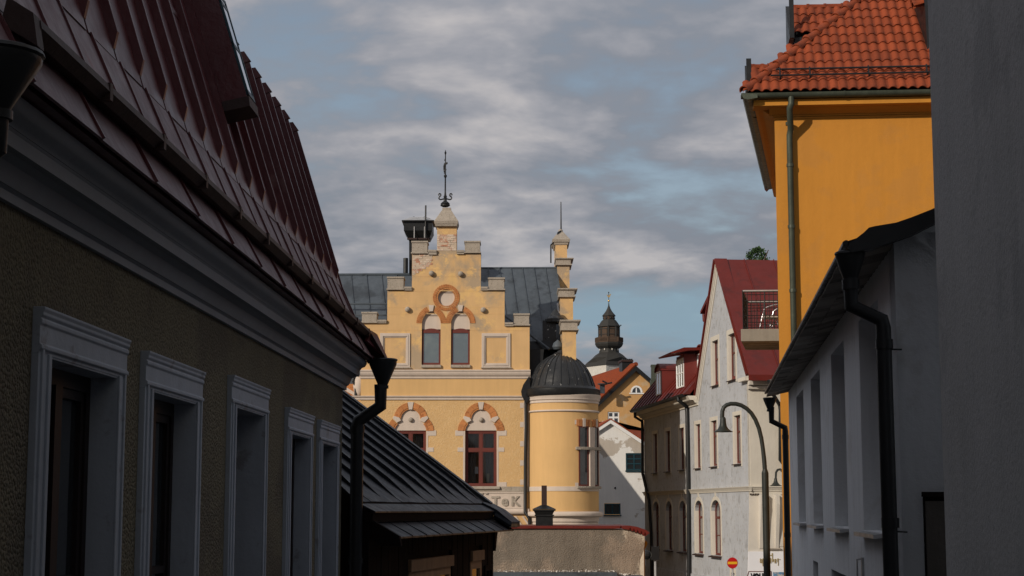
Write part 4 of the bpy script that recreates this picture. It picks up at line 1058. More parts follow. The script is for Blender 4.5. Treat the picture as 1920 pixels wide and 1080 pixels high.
# smooth frieze between the cornices, proud by a coat of render
MB().box(xL, xR, -0.012, 0.0, Z(742.5), Z(710)).build('frieze', 'yellow_turret', YB)
def pr(c, du, v): return (X(c + du), Z(v))
for ci, c in enumerate(cents):
    tf = trefoil(c)
    MB().out(tf, 0.05, 0.12).build('tympanum', 'pale_stone', YB)
    MB().ball((X(c + 0.5), 0.02, Z(787)), 0.085, 14).build('ball_stud', 'stone', YB, smooth=True)
    px = X(c + 1) - X(c)
    kx, kz = X(c), Z(786)
    # brick blocks of the round head
    for a0, a1 in ((8, 30), (30.8, 53), (53.8, 78), (102, 126), (126.8, 149), (149.8, 172)):
        MB().arcblock(kx, kz, 21.0 * px, 31.2 * px, radians(a0), radians(a1), -0.03, 0.003, 4).build('brick', 'brick', YB)
    for a0, a1 in ((6, 77), (103, 174)):
        MB().arcblock(kx, kz, 18.3 * px, 20.6 * px, radians(a0), radians(a1), -0.015, 0.05, 8).build('brick_inner', 'brick', YB)
    MB().arcblock(kx, kz, 18.0 * px, 32.2 * px, radians(80), radians(100), -0.05, 0.06, 3).build('keystone', 'pale_stone', YB, bevel=0.005)
    for sg in (1, -1):
        # white springers where the lobes meet the head
        MB().out([pr(c, sg * 17.6, 788.5), pr(c, sg * 21, 783), pr(c, sg * 31, 780), pr(c, sg * 33.5, 784), pr(c, sg * 25.5, 792.5), pr(c, sg * 21.5, 790.5)][::sg], -0.045, 0.06).build('springer_stone', 'pale_stone', YB, bevel=0.005)
        lx_, lz_ = X(c + sg * 11.9), Z(808.5)
        for a0, a1 in ((2, 24), (25, 45)):
            aa, bb = (radians(a0), radians(a1)) if sg > 0 else (pi - radians(a1), pi - radians(a0))
            MB().arcblock(lx_, lz_, 20.5 * px, 31.5 * px, aa, bb, -0.03, 0.003, 3).build('brick', 'brick', YB)
        aa, bb = (radians(2), radians(47)) if sg > 0 else (pi - radians(47), pi - radians(2))
        MB().arcblock(lx_, lz_, 17.6 * px, 20.1 * px, aa, bb, -0.015, 0.05, 5).build('brick_inner', 'brick', YB)
        # jamb and quoin blocks
        a, b = sorted((X(c + sg * 29.6), X(c + sg * 33)))
        MB().box(a, b, -0.010, 0.21, Z(912), Z(807.3)).build('jamb', 'pale_stone', YB)
        for v0, v1, ext in ((807, 817, 48), (839, 847, 43.5), (904, 913, 48)):
            a, b = sorted((X(c + sg * 33.1), X(c + sg * ext)))
            MB().box(a, b, -0.014, 0.0, Z(v1), Z(v0)).build('quoin', 'pale_stone', YB, bevel=0.004)
    # casement window in red frame, interior with curtains
    a, b, z0, z1 = X(c - 29.3), X(c + 29.3), Z(911.5), Z(807.5)
    w = window(YB, a, b, z0, z1, 0.10, 'frame_red', 'glass_clear', 0.07, 2, (0.665,), 0.07, bar=0.085)
    m = MB()
    for q0, q1 in ((a + 0.07, (a + b) / 2 - 0.043), ((a + b) / 2 + 0.043, b - 0.07)):
        for y0, y1 in ((z0 + 0.07, z0 + 0.07 + (z1 - z0 - .14) * .665 - 0.043), (z0 + 0.07 + (z1 - z0 - .14) * .665 + 0.043, z1 - 0.07)):
            m.box(q0, q0 + 0.03, 0.112, 0.16, y0, y1).box(q1 - 0.03, q1, 0.112, 0.16, y0, y1).box(q0 + .03, q1 - .03, 0.112, 0.16, y1 - 0.03, y1).box(q0 + .03, q1 - .03, 0.112, 0.16, y0, y0 + 0.03)
    m.build('sash', 'frame_red', w)
    MB().sec([(0.12, z0), (-0.07, z0 - 0.01), (-0.11, z0 - 0.04), (-0.11, z0 - 0.10), (-0.05, z0 - 0.13), (0.12, z0 - 0.13)], a - 0.04, b + 0.11).build('sill', 'stone', w, bevel=0.006)
    rm = MB().box(a - 0.3, b + 0.3, 0.24, 2.5, z0 - 0.5, z0 - 0.45).box(a - 0.3, b + 0.3, 2.45, 2.5, z0 - 0.45, z1 + 0.3).box(a - 0.35, a - 0.3, 0.24, 2.5, z0 - 0.45, z1 + .3).box(b + 0.3, b + 0.35, 0.24, 2.5, z0 - 0.45, z1 + .3).box(a - .3, b + .3, .24, 2.5, z1 + .3, z1 + .35)
    rm.build('room', 'dark_room', YB)
    for q0, q1, op in ((a + 0.04, a + 0.36, 1), (b - 0.38, b - 0.04, 1)):
        pts = []; n = 26
        for i in range(n + 1):
            s_ = q0 + (q1 - q0) * i / n; pts.append((s_, 0.34 + 0.028 * sin(i * 1.9) + 0.01 * sin(i * 0.8)))
        m = MB()
        vs = [(s_, t_, z0 - 0.1) for s_, t_ in pts] + [(s_, t_, z1 + 0.05) for s_, t_ in pts]
        m.add(vs, [(i, i + 1, i + 2 + n, i + 1 + n) for i in range(n)])
        m.build('curtain', 'curtain', YB, smooth=True)
CN = thing('candle', FY, 'thick ivory pillar candle standing behind the right pane of the red framed window', 'candle', s=X(915), t=0.30, base=Z(908))
MB().lathe([(0.001, 0), (0.055, 0), (0.055, 0.36), (0.045, 0.37), (0.001, 0.365)], (X(915), 0.28, Z(908)), 16).build('wax', 'wax', CN, smooth=True)
MB().tube([(X(915), 0.28, Z(908) + 0.36), (X(915), 0.28, Z(908) + 0.385)], 0.004, 5).build('wick', 'ink', CN)
NT = MB().box(X(890.5), X(897), 0.20, 0.203, Z(888), Z(875)).build('paper_note', 'sign_white'); setp(NT, 'small white paper note stuck inside the left pane of the red window', 'note')
NT.location = (FY.o.x, FY.o.y, CZ)
NT.data.transform(Matrix.Translation((0, 0, -CZ)))
# corner quoins next to the turret
for k in range(9):
    v0 = 752 + k * 18
    MB().box(X(982), X(991.5), -0.013, 0.0, Z(v0 + 17.6), Z(v0)).build('corner_stone', 'pale_stone', YB)
    if k % 2 == 0: MB().box(X(975), X(981.8), -0.013, 0.0, Z(v0 + 13), Z(v0 + 3)).build('quoin', 'pale_stone', YB)
# base band, lettered frieze, round moulding
MB().box(X(600), X(991.5), -0.03, 0.0, Z(922), Z(912.3)).build('base_band', 'stone', YB)
sb = MB().box(X(600), X(986), -0.05, 0.0, Z(953), Z(922.4)).build('lettered_frieze', 'pale_stone', YB)
MB().box(X(600), X(986), -0.075, -0.05, Z(924.5), Z(922.4)).box(X(600), X(986), -0.075, -0.05, Z(953), Z(951)).build('frieze_border', 'pale_stone', YB)
textmesh('APO', 0.45, 0.035, 'raised_letters', 'stone', sb, X(868), -0.06, Z(948), 0.9, 0.012)
for ch_, uu in (('T', 929), ('e', 947), ('K', 965)):
    textmesh(ch_, 0.45 if ch_ != 'e' else 0.50, 0.025, 'raised_letter', 'stone', sb, X(uu - 7), -0.06, Z(948), 1.0, 0.014)
for uu in (893, 902, 911): MB().box(X(uu), X(uu + 4), -0.09, -0.05, Z(927), Z(924)).build('raised_mark', 'stone', sb)
MB().tube([(X(600), -0.06, Z(959)), (X(992), -0.06, Z(959))], 0.105, 12).build('round_moulding', 'pale_stone', YB, smooth=True)
MB().box(X(600), X(995), -0.02, 0.0, zb - .3, Z(966)).build('base_wall', 'yellow', YB)
for k in range(3):
    MB().out([(X(950 + k * 14), Z(968)), (X(954 + k * 14), Z(968)), (X(975 + k * 14), Z(1000)), (X(971 + k * 14), Z(1000))], -0.06, -0.02).build('brace_moulding', 'pale_stone', YB)
# roofs: blue grey sheet metal in seamed strips
def quadroof(parent, c00, c10, c11, c01, n, m_, name, seam=0.03, matseam=None):
    """strips between the lower edge c00-c10 and the upper edge c01-c11"""
    c00, c10, c11, c01 = map(Vector, (c00, c10, c11, c01))
    nr = (c10 - c00).cross(c01 - c00).normalized()
    if nr.y > 0 and nr.z < 0: nr = -nr
    if nr.z < 0: nr = -nr
    for k in range(n):
        f0, f1 = k / n, (k + 1) / n
        A, B = c00.lerp(c10, f0), c00.lerp(c10, f1); C, D = c01.lerp(c11, f1), c01.lerp(c11, f0)
        l = nr * 0.006 * (k % 2)
        MB().hexa([A - nr * 0.03, B - nr * 0.03, C - nr * 0.03, D - nr * 0.03], [A + l, B + l, C + l, D + l]).build(name, m_, parent)
        if k:
            e_ = (c10 - c00).normalized() * 0.012
            MB().hexa([A - e_, A + e_, D + e_, D - e_], [A - e_ * .6 + nr * seam, A + e_ * .6 + nr * seam, D + e_ * .6 + nr * seam, D - e_ * .6 + nr * seam]).build('standing_seam', matseam or m_, parent)
def P3(u, v, t): s_, z_ = P(u, v, t); return (s_, t, z_)
quadroof(YB, P3(898, 706, 1.2), P3(1078, 706, 1.2), P3(1044, 503, 6.5), P3(872, 503, 6.5), 8, 'slate_metal', 'roof_panel', 0.045)
quadroof(YB, P3(640, 640, 1.4), P3(790, 640, 1.4), P3(772, 516, 5.5), P3(630, 516, 5.5), 5, 'slate_metal', 'roof_panel', 0.045)
for v in (571, 592): 
    a = P3(640, v, 3.1 if v == 571 else 2.5); b = P3(730, v, 3.1 if v == 571 else 2.5)
    MB().box(a[0], b[0], a[1] - 0.18, a[1] - 0.05, a[2] - 0.02, a[2] + 0.03).build('roof_cross_joint', 'slate_metal', YB)
a = P3(630, 515, 5.5); MB().tube([a, P3(790, 514, 5.5)], 0.05, 8).build('ridge_roll', 'slate_metal', YB)
a = P3(868, 503, 6.5); MB().tube([a, P3(1044, 502.5, 6.5)], 0.045, 8).build('ridge_roll', 'slate_metal', YB)
MB().hexa([P3(640, 760, 1.35), P3(700, 760, 1.35), P3(700, 760, 5), P3(640, 760, 5)], [P3(640, 640, 1.45), P3(700, 640, 1.45), P3(700, 640, 5), P3(640, 640, 5)]).build('rear_wall', 'slate_metal', YB)
# roof valley struts behind the right shoulder
MB().tube([P3(944, 590, 2.6), P3(1030, 655, 1.1)], 0.045, 8).build('roof_hip_roll', 'slate_metal', YB)
MB().hexa([P3(993, 655, 1.5), P3(1050, 655, 1.5), P3(1050, 655, 3), P3(993, 655, 3)], [P3(993, 640, 1.6), P3(1060, 640, 1.6), P3(1060, 640, 3.4), P3(993, 640, 3.4)]).build('roof_flat', 'black_metal', YB)
MB().prism([P3(990, 655, 0.4), P3(1020, 655, 0.4), P3(1010, 745, 0.4), P3(990, 745, 0.4)], (0, 0.9, 0)).build('roof_return', 'black_metal', YB)
# stepped side gable seen edge on
xa, xb_ = 1.745, 2.215
def tstep(y0, y1, z0_, z1_, nm='side_gable_step'): return (y0 - 58, y1 - 58, z0_, z1_)
K = 3183.0
def zat(v, y): return FY.p(1050, v, y - 58)[1]
MB().box(X(680), 1.74, 0.62, 17.0, zb, 3.4).build('body', 'yellow', YB)
MB().box(X(680), 1.74, 8.0, 17.1, 3.401, 3.5).build('rear_roof', 'slate_metal', YB)
MB().prism([(-5.4, 16.7, 3.5), (1.0, 16.7, 3.5), (-2.2, 16.7, 7.9)], (0, 0.3, 0)).build('shadow_gable', 'yellow', YB)  # thin unseen wall, added and shaped to shadow the white peeling house
steps = [(66.9, 68.6, zat(463, 67.5)), (64.2, 66.9, zat(504, 65.2)), (60.6, 64.2, zat(562, 61.4)), (57.9, 60.6, zat(622, 58.4))]
poly = [(57.9, -1.0), (75.2, -1.0)]
poly += [(75.2, steps[3][2]), (74.3, steps[3][2]), (74.3, steps[2][2]), (71.6, steps[2][2]), (71.6, steps[1][2]), (68.6, steps[1][2]), (68.6, steps[0][2]), (66.9, steps[0][2]), (66.9, steps[1][2]), (64.2, steps[1][2]), (64.2, steps[2][2]), (60.6, steps[2][2]), (60.6, steps[3][2]), (57.9, steps[3][2])]
MB().prism([(xa, y - 58, z_) for y, z_ in poly], (xb_ - xa, 0, 0)).build('side_gable', 'yellow', YB)
for (y0, y1, zt), vtop in zip(steps[1:], (484, 541, 600)):
    yy = y0
    h = zat(vtop, y0) - zt
    ye = y0 + 1.3
    m = MB().box(xa - 0.05, xb_ + 0.05, y0 - 58 - 0.06, ye - 58, zt + 0.04, zt + h * 0.72)
    m.hexa([(xa - 0.06, y0 - 58.08, zt + h * 0.72), (xb_ + 0.07, y0 - 58.08, zt + h * 0.72), (xb_ + 0.07, ye - 58, zt + h * 0.72), (xa - 0.06, ye - 58, zt + h * 0.72)],
           [(xa - 0.09, y0 - 58.12, zt + h * 0.85), (xb_ + 0.15, y0 - 58.12, zt + h * 0.85), (xb_ + 0.15, ye - 58, zt + h * 0.85), (xa - 0.09, ye - 58, zt + h * 0.85)])
    m.box(xa - 0.09, xb_ + 0.16, y0 - 58.13, ye - 58, zt + h * 0.851, zt + h).box(xa - 0.07, xb_ + 0.09, y0 - 58.1, ye - 58, zt - 0.01, zt + 0.04)
    m.build('side_coping', 'stone', YB, bevel=0.006)
pcx = (xa + xb_) / 2; zq = steps[0][2]
m = MB(); tq = 67.75 - 58
pyr(m, pcx, tq, 0.27, 0.88, zq, 0.30, 0.90, zq + 0.10); pyr(m, pcx, tq, 0.33, 0.93, zq + 0.10, 0.36, 0.95, zq + 0.20)
pyr(m, pcx, tq, 0.36, 0.95, zq + 0.201, 0.09, 0.3, zq + 0.62); m.ball((pcx, tq, zq + 0.68), 0.10, 10)
m.build('pier_cap', 'stone', YB)
zr0 = zat(432, 67)
MB().tube([(pcx + 0.02, tq, zr0 - 0.1), (pcx + 0.02, tq, zat(378, 67.7))], [0.035, 0.018], 8).build('lightning_rod', 'black_metal', YB)
MB().tube([(pcx, tq - .3, zr0 + 0.05), (pcx - 0.12, tq - 0.5, zr0 - 0.05), (pcx - 0.18, tq - 0.6, zr0 - 0.35), (pcx - 0.42, tq - 0.9, zr0 - 0.62), (pcx - 0.42, tq - 0.9, zr0 - 1.35)], 0.03, 8).build('rod_cable', 'black_metal', YB)
# turret
tcx, tcy = X(1056.5, -0.2) , 0.30
TR = 1.215
ztt, zbt = Z(742, -0.9), Z(962, -0.9)
TU = MB().lathe([(TR, zbt - 0.1), (TR, ztt)], (tcx, tcy, 0), 64).build('turret', 'yellow_turret', YB, smooth=True)
def tring(name, prof, m_='pale_stone'): return MB().lathe([(TR + r_, Z(v, -0.9)) for r_, v in prof], (tcx, tcy, 0), 64).build(name, m_, TU, smooth=True)
tring('top_moulding', [(0.0, 754.5), (0.03, 754), (0.03, 751), (0.015, 750), (0.06, 748), (0.06, 744), (0.09, 741.5), (0.09, 738), (0, 736)])
tring('ring_moulding', [(0.0, 772), (0.03, 771.5), (0.055, 770), (0.03, 768), (0.0, 767.5)])
tring('base_band', [(0.0, 921), (0.022, 920.5), (0.022, 912.5), (0.0, 912)])
tring('torus', [(0.0, 970), (0.08, 969.5), (0.135, 967), (0.145, 964), (0.13, 961.5), (0.08, 959.5), (0.0, 959)])
tring('corbel', [(-0.35, 992), (-0.30, 991), (-0.14, 990), (-0.05, 987), (-0.02, 983), (-0.03, 980), (-0.08, 978.5), (0.0, 978.3), (0.005, 970.5), (0.08, 969.5)])
tring('lower_corbel', [(-1.2, 1012), (-0.5, 1000), (-0.36, 996.5), (-0.30, 996), (-0.30, 992), (-0.35, 991.8)])
# turret dome
dprof = [(737.5, 71), (734, 73), (731, 72.5), (729.5, 70.5), (727, 67), (722, 64), (715, 61.5), (707, 58.8), (699, 55.0), (690, 50.0), (681, 43.2), (673, 34.8), (667, 25.5), (662, 15.5), (658, 10), (654, 7), (651, 0.1)]
tpx = (X(1100, -0.9) - X(1000, -0.9)) / 100
DM = MB().lathe([(r_ * tpx, Z(v, -0.5)) for v, r_ in dprof], (tcx - 0.06, tcy, 0), 64).build('dome', 'dome_metal', TU, smooth=True)
nsm = 26
for k in range(nsm):
    a = 2 * pi * k / nsm + 0.07
    pth = [(tcx - 0.06 + (r_ * tpx + 0.014) * cos(a), tcy + (r_ * tpx + 0.014) * sin(a), Z(v, -0.5)) for v, r_ in dprof[5:-2]]
    MB().tube(pth, 0.019, 5).build('dome_seam', 'dome_metal', DM)
MB().lathe([(72.5 * tpx, Z(742, -.5)), (74.5 * tpx, Z(739, -.5)), (74.5 * tpx, Z(729, -.5)), (71 * tpx, Z(727.5, -.5))], (tcx - 0.06, tcy, 0), 64).build('dome_gutter', 'black_metal', DM, smooth=True)
MB().lathe([(0.14, Z(653)), (0.20, Z(648)), (0.16, Z(641)), (0.05, Z(636)), (0.001, Z(634))], (tcx - 0.17, tcy + 0.2, 0), 16).build('dome_cap', 'slate_metal', DM, smooth=True)
# sooty stack and snow guard on the roof slope behind the dome
st = MB().box(X(1018, 2.2), X(1043, 2.2), 2.2, 2.9, Z(652, 2.2), Z(601, 2.2)).lathe([(0.30, Z(606, 2.2)), (0.38, Z(604, 2.2)), (0.38, Z(598, 2.2)), (0.22, Z(592, 2.2)), (0.1, Z(583, 2.2)), (0.05, Z(580, 2.2))], (X(1042, 2.2), 2.3, 0), 10)
st.build('flue_stack', 'dome_metal', YB)
MB().tube([P3(1046, 570, 3.3), P3(1057, 655, 1.6)], 0.05, 8).build('verge_flashing', 'zinc', YB)
# turret windows facing the street
def tpoint(a, r_, z_): return (tcx + r_ * sin(a), tcy - r_ * cos(a), z_)
def tbox(mb, a0, a1, r0, r1, z0, z1, n=3):
    for i in range(n):
        x0 = a0 + (a1 - a0) * i / n; x1 = a0 + (a1 - a0) * (i + 1) / n
        mb.hexa([tpoint(x0, r1, z0), tpoint(x1, r1, z0), tpoint(x1, r0, z0), tpoint(x0, r0, z0)], [tpoint(x0, r1, z1), tpoint(x1, r1, z1), tpoint(x1, r0, z1), tpoint(x0, r0, z1)])
    return mb
zz = lambda v: Z(v, -0.7)
for (d0, d1) in ((23.5, 43), (55, 76)):
    a0, a1 = radians(d0), radians(d1)
    w = MB(); tw = radians(2.0)
    tbox(w, a0, a0 + tw, TR - .02, TR + 0.018, zz(912), zz(799), 1); tbox(w, a1 - tw * 1.3, a1, TR - .02, TR + 0.018, zz(912), zz(799), 1)
    tbox(w, a0 + tw, a1 - tw * 1.3, TR - .02, TR + 0.018, zz(912), zz(908.5)); tbox(w, a0 + tw, a1 - tw * 1.3, TR - .02, TR + 0.018, zz(801.5), zz(799))
    ww = w.build('window', 'frame_red', TU)
    for v0, v1 in ((908.5, 843), (838.5, 801.5)):
        tbox(MB(), a0 + tw, a1 - tw * 1.3, TR - 0.01, TR + 0.004, zz(v0), zz(v1)).build('pane', 'glass_dark', ww)
    # flat brick lintel with keystone
    for k in range(5):
        b0 = a0 - radians(4) + (a1 - a0 + radians(8)) * k / 5; b1 = a0 - radians(4) + (a1 - a0 + radians(8)) * (k + 1) / 5
        cen = (k == 2)
        tbox(MB(), b0 + .006, b1 - .006, TR - 0.01, TR + (0.045 if cen else 0.025), zz(799 if not cen else 800), zz(786.5 if not cen else 784.5), 2).build('keystone' if cen else 'brick', 'pale_stone' if cen else 'brick', TU)
tbox(MB(), radians(43.2), radians(54.8), TR - 0.02, TR + 0.075, zz(912), zz(801), 2).build('mullion', 'pale_stone', TU)
tbox(MB(), radians(77), radians(84), TR - 0.02, TR + 0.03, zz(912), zz(801), 2).build('mullion', 'pale_stone', TU)
tbox(MB(), radians(18), radians(86), TR - 0.02, TR + 0.10, zz(843.5), zz(838), 10).build('transom', 'stone', TU, bevel=0.01)
tbox(MB(), radians(20), radians(86), TR - 0.02, TR + 0.09, zz(916), zz(911.5), 10).build('sill', 'stone', TU, bevel=0.01)
for v0, v1 in ((788, 796), (905, 913)): tbox(MB(), radians(17.0), radians(22.5), TR - 0.02, TR + 0.012, zz(v1), zz(v0), 2).build('quoin', 'pale_stone', TU)
# rainwater hopper and pipe in the corner by the turret
hx = X(984.5)
pth = [(hx + 0.03, -0.13, Z(752)), (hx + 0.04, -0.13, Z(800)), (hx + 0.01, -0.13, Z(860)), (hx + 0.0, -0.13, Z(947)), (hx + 0.0, -0.2, Z(960)), (hx + 0.14, -0.25, Z(972)), (hx + 0.16, -0.22, Z(990)), (hx + 0.16, -0.2, zb)]
dp = MB().tube(pth, 0.062, 10).build('downpipe', 'black_metal', YB, smooth=True)
MB().prism([(X(977), -0.25, Z(734)), (X(981), -0.25, Z(722)), (X(992), -0.25, Z(706)), (X(996), -0.25, Z(742)), (X(988), -0.25, Z(756)), (X(985), -0.25, Z(756)), (X(978), -0.25, Z(742))], (0, 0.24, 0)).build('hopper', 'black_metal', dp)
# ventilation hood on its flue behind the gable
tv = 4.2
VH = thing('ventilation_hood', FY, 'black sheet metal ventilation hood on a flue behind the left shoulder of the gable', 'chimney', s=X(786, tv), t=tv, base=Z(515, tv))
def PV(u, v): s_, z_ = FY.p(u, v, tv); return s_, z_
def hood(u0, u1, v, d): (a, z_), (b, _) = PV(u0, v), PV(u1, v); return [(a, tv - d, z_), (b, tv - d, z_), (b, tv + d, z_), (a, tv + d, z_)]
MB().hexa(hood(767, 806, 451, 0.4), hood(759, 812, 437, 0.6)).hexa(hood(759, 812, 437, 0.6), hood(759, 812, 420, 0.6)).build('hood', 'black_metal', VH)
MB().hexa(hood(755.5, 815.5, 420.5, 0.7), hood(755.5, 815.5, 418.5, 0.7)).build('hood_rim', 'black_metal', VH)
MB().hexa(hood(757, 814, 418.4, 0.68), hood(772, 802, 409.5, 0.3)).build('hood_top', 'zinc', VH)
for u in (776, 796):
    a, z_ = PV(u, 411)
    MB().lathe([(0.045, 0), (0.045, 0.06), (0.09, 0.065), (0.005, 0.10)], (a, tv, z_), 10).build('cowl', 'black_metal', VH)
MB().hexa(hood(768, 802, 515, 0.3), hood(768, 802, 451, 0.3)).build('flue', 'black_metal', VH)
MB().box(PV(765, 452)[0], PV(809, 452)[0], tv - 0.5, tv - 0.4, PV(780, 453)[1], PV(780, 450)[1]).build('platform', 'gutter_rust', VH)
for u in (778.5, 797.5):
    a, z_ = PV(u, 451); MB().tube([(a, tv - 0.62, z_), (a, tv - 0.62, PV(u, 430)[1])], 0.016, 6).build('handrail_post', 'zinc', VH)
a, z_ = PV(799.5, 452)
MB().tube([(a, tv - 0.66, z_), (a, tv - 0.66, PV(799, 391)[1])], 0.030, 8).build('rod', 'black_metal', VH)
MB().tube([(PV(766, 0)[0], tv - 0.4, PV(766, 487)[1]), (PV(766, 0)[0], tv - 0.4, PV(766, 515)[1])], 0.09, 8).build('side_pipe', 'black_metal', VH)
# left wing of the yellow building, mostly hidden, with its brick arch and a lamp bracket
MB().box(X(560), X(676), 0.52, 4.0, zb, Z(741)).build('wing_wall', 'yellow', YB)
MB().box(X(640), X(668), 0.45, 0.519, Z(741), Z(718)).build('wing_bricks', 'brick', YB)
MB().out([(X(640), Z(720)), (X(676), Z(742)), (X(676), Z(748)), (X(640), Z(728))], 0.35, 0.44).build('wing_band', 'pale_stone', YB)
MB().lathe([(0.1, Z(741)), (0.16, Z(735)), (0.2, Z(722)), (0.16, Z(710)), (0.05, Z(704)), (0.01, Z(703))], (X(672), 0.2, 0), 14).build('corner_knob', 'pale_stone', YB, smooth=True)
MB().tube([(X(663), 0.1, Z(706)), (X(662), 0.1, Z(714)), (X(667), 0.1, Z(724)), (X(667), 0.1, Z(745))], 0.05, 8).build('wing_downpipe', 'black_metal', YB)

# ------------------------------------------------------------------ black seam-roofed shed on the left of the street
FS = Frame(-4.53, 0, 79.5)
SH = thing('black_shed', FS, 'low black timber shed with steep black standing seam roof, beyond the roughcast house', 'shed', s=18.5)
def sS(y): return (y - 0) / FS.ex.y
ya, yb = sS(16.66), sS(22.9)
EZ = 0.065
SL = radians(36.3)
y_far = sS(23.0)
def up(l, lift=0.0): return (0.08 + l * cos(SL) - lift * sin(SL), EZ + l * sin(SL) + lift * cos(SL))
MB().prism([(ya, 0.0, -4.2), (ya, 5.0, -4.2), (ya, 5.0, EZ + 3.4), (ya, 4.2, EZ + 2.9), (ya, 0.0, EZ - 0.05)], (yb - ya - 0.05, 0, 0)).build('wall', 'dark_wood', SH)
LR = 5.6
s = sS(16.68); k = 0
while s < y_far:
    e = min(s + (0.45 if k == 0 else 0.636), y_far + 0.05)
    MB().sec([up(0, 0.0), up(0.0, 0.014 + 0.004 * (k % 2)), up(LR, 0.014 + 0.004 * (k % 2)), up(LR, 0.0)], s + 0.002, e - 0.002).build('roof_pan', 'black_roof', SH)
    MB().prism([(s - 0.018, a, b) for a, b in [up(0.02, 0.012), up(0.42, 0.055), up(LR, 0.055), up(LR, 0.0), up(0.0, 0.0)]], (0.034, 0, 0)).build('standing_seam', 'black_roof', SH)
    # flared strip below the eave line
    MB().sec([(0.085, EZ + 0.004), (-0.10, EZ - 0.085), (-0.10, EZ - 0.10), (0.085, EZ - 0.02)], s + 0.002, e - 0.002).build('eave_sheet', 'black_roof', SH)
    s = e; k += 1
    if s > y_far - 0.01: break
MB().sec([up(-0.02, 0.0), up(-0.03, 0.055), up(LR, 0.055), up(LR, -0.06)], y_far - 0.0, y_far + 0.16).build('verge_board', 'black_metal', SH)
MB().sec([(0.07, EZ + 0.03), (-0.13, EZ - 0.07), (-0.33, EZ - 0.23), (-0.33, EZ - 0.30), (-0.02, EZ - 0.10), (0.07, EZ - 0.08)], y_far - 0.35, y_far + 0.28).build('verge_foot', 'black_roof', SH)
for k in range(5): MB().tube([(y_far - 0.33 + k * 0.13, -0.32, EZ - 0.275), (y_far - 0.33 + k * 0.13, -0.10, EZ - 0.14)], 0.045, 8).build('corrugation', 'black_roof', SH)
MB().sec([(0.05, EZ - 0.07), (-0.085, EZ - 0.10), (-0.07, EZ - 0.19), (0.05, EZ - 0.19)], ya, y_far - 0.3).build('fascia', 'dark_wood', SH)
# lower pent strip
s = sS(16.75); k = 0
while s < sS(22.95):
    e = min(s + 0.62, sS(22.95))
    MB().sec([(0.02, EZ - 0.155), (-0.31, EZ - 0.335), (-0.31, EZ - 0.352), (0.02, EZ - 0.18)], s + 0.002, e - 0.002).build('pent_sheet', 'black_roof', SH)
    MB().sec([(0.0, EZ - 0.16), (-0.31, EZ - 0.325), (-0.315, EZ - 0.345), (0.0, EZ - 0.175)], s - 0.008, s + 0.008).build('pent_seam', 'black_roof', SH)
    s = e; k += 1
    if e >= sS(22.95): break
MB().sec([(0.02, EZ - 0.12), (-0.34, EZ - 0.325), (-0.36, EZ - 0.42), (-0.15, EZ - 0.42), (0.02, EZ - 0.30)], sS(16.69), sS(16.75)).build('pent_end_board', 'dark_wood', SH)
# vertical cladding boards, one by one
shw = [(18.25, 20.33, -0.54), (21.4, 22.16, -0.52)]
s = ya
while s < yb - 0.04:
    w_ = random.uniform(0.12, 0.17); e = min(s + w_, yb)
    top = EZ - 0.12; ok = True
    mid_ = (s + e) / 2
    zlow = -4.0
    cut = None
    for a, b, zt in shw:
        if sS(a) - 0.02 < mid_ < sS(b) + 0.02: cut = zt + 0.06
    MB().box(s + 0.004, e - 0.004, -0.035 - random.uniform(0, 0.008), -0.002, cut if cut is not None else zlow, top).build('cladding_board', 'dark_wood', SH)
    s = e
MB().out([(yb - 0.02, EZ - 0.20), (yb + 0.30, EZ - 0.20), (yb + 0.22, EZ - 0.30), (yb + 0.05, EZ - 0.62), (yb - 0.02, EZ - 0.62)], -0.06, 0.0).build('corner_bracket', 'dark_wood', SH)
a, b = sS(18.25), sS(20.33)
MB().box(a, b, -0.075, -0.002, -0.665, -0.54).build('lintel', 'brown_wood', SH)
w = window(SH, a + 0.04, b - 0.04, -1.7, -0.67, -0.04, 'brown_wood', 'glass_dark', 0.09, 4, (0.5,), 0.05, bar=0.05)
a, b = sS(21.4), sS(22.13)
MB().box(a, b, -0.075, -0.002, -0.645, -0.52).build('lintel', 'brown_wood', SH)
window(SH, a + 0.02, b - 0.02, -1.7, -0.65, -0.04, 'brown_wood', 'glass_dark', 0.10, 1, (), 0.05)
a, b = sS(22.25), sS(22.75)
window(SH, a, b, -1.9, -0.73, -0.062, 'dark_wood', 'glass_dark', 0.07, 2, (0.8,), 0.05)

# ------------------------------------------------------------------ low outbuilding in front of the yellow house
FLo = Frame(0.0, 40.0, 0.0)
LB = thing('low_outbuilding', FLo, 'low stained roughcast outbuilding with red tin roof edge, below the turret', 'building', s=1.0)
def PL(u, v, t=0.0): return FLo.p(u, v, t)
XL = lambda u: PL(u, 1000)[0]; ZL = lambda v: PL(1050, v)[1]
zbl = groundz(40)
MB().out([(XL(900), zbl), (XL(1207), zbl), (XL(1207), ZL(1031)), (XL(1209), ZL(1014)), (XL(1208), ZL(1004)), (XL(1195), ZL(997)), (XL(1180), ZL(993)), (XL(1150), ZL(991.2)), (XL(900), ZL(991.2))], 0, 0.35).build('wall', 'wall_stain', LB)
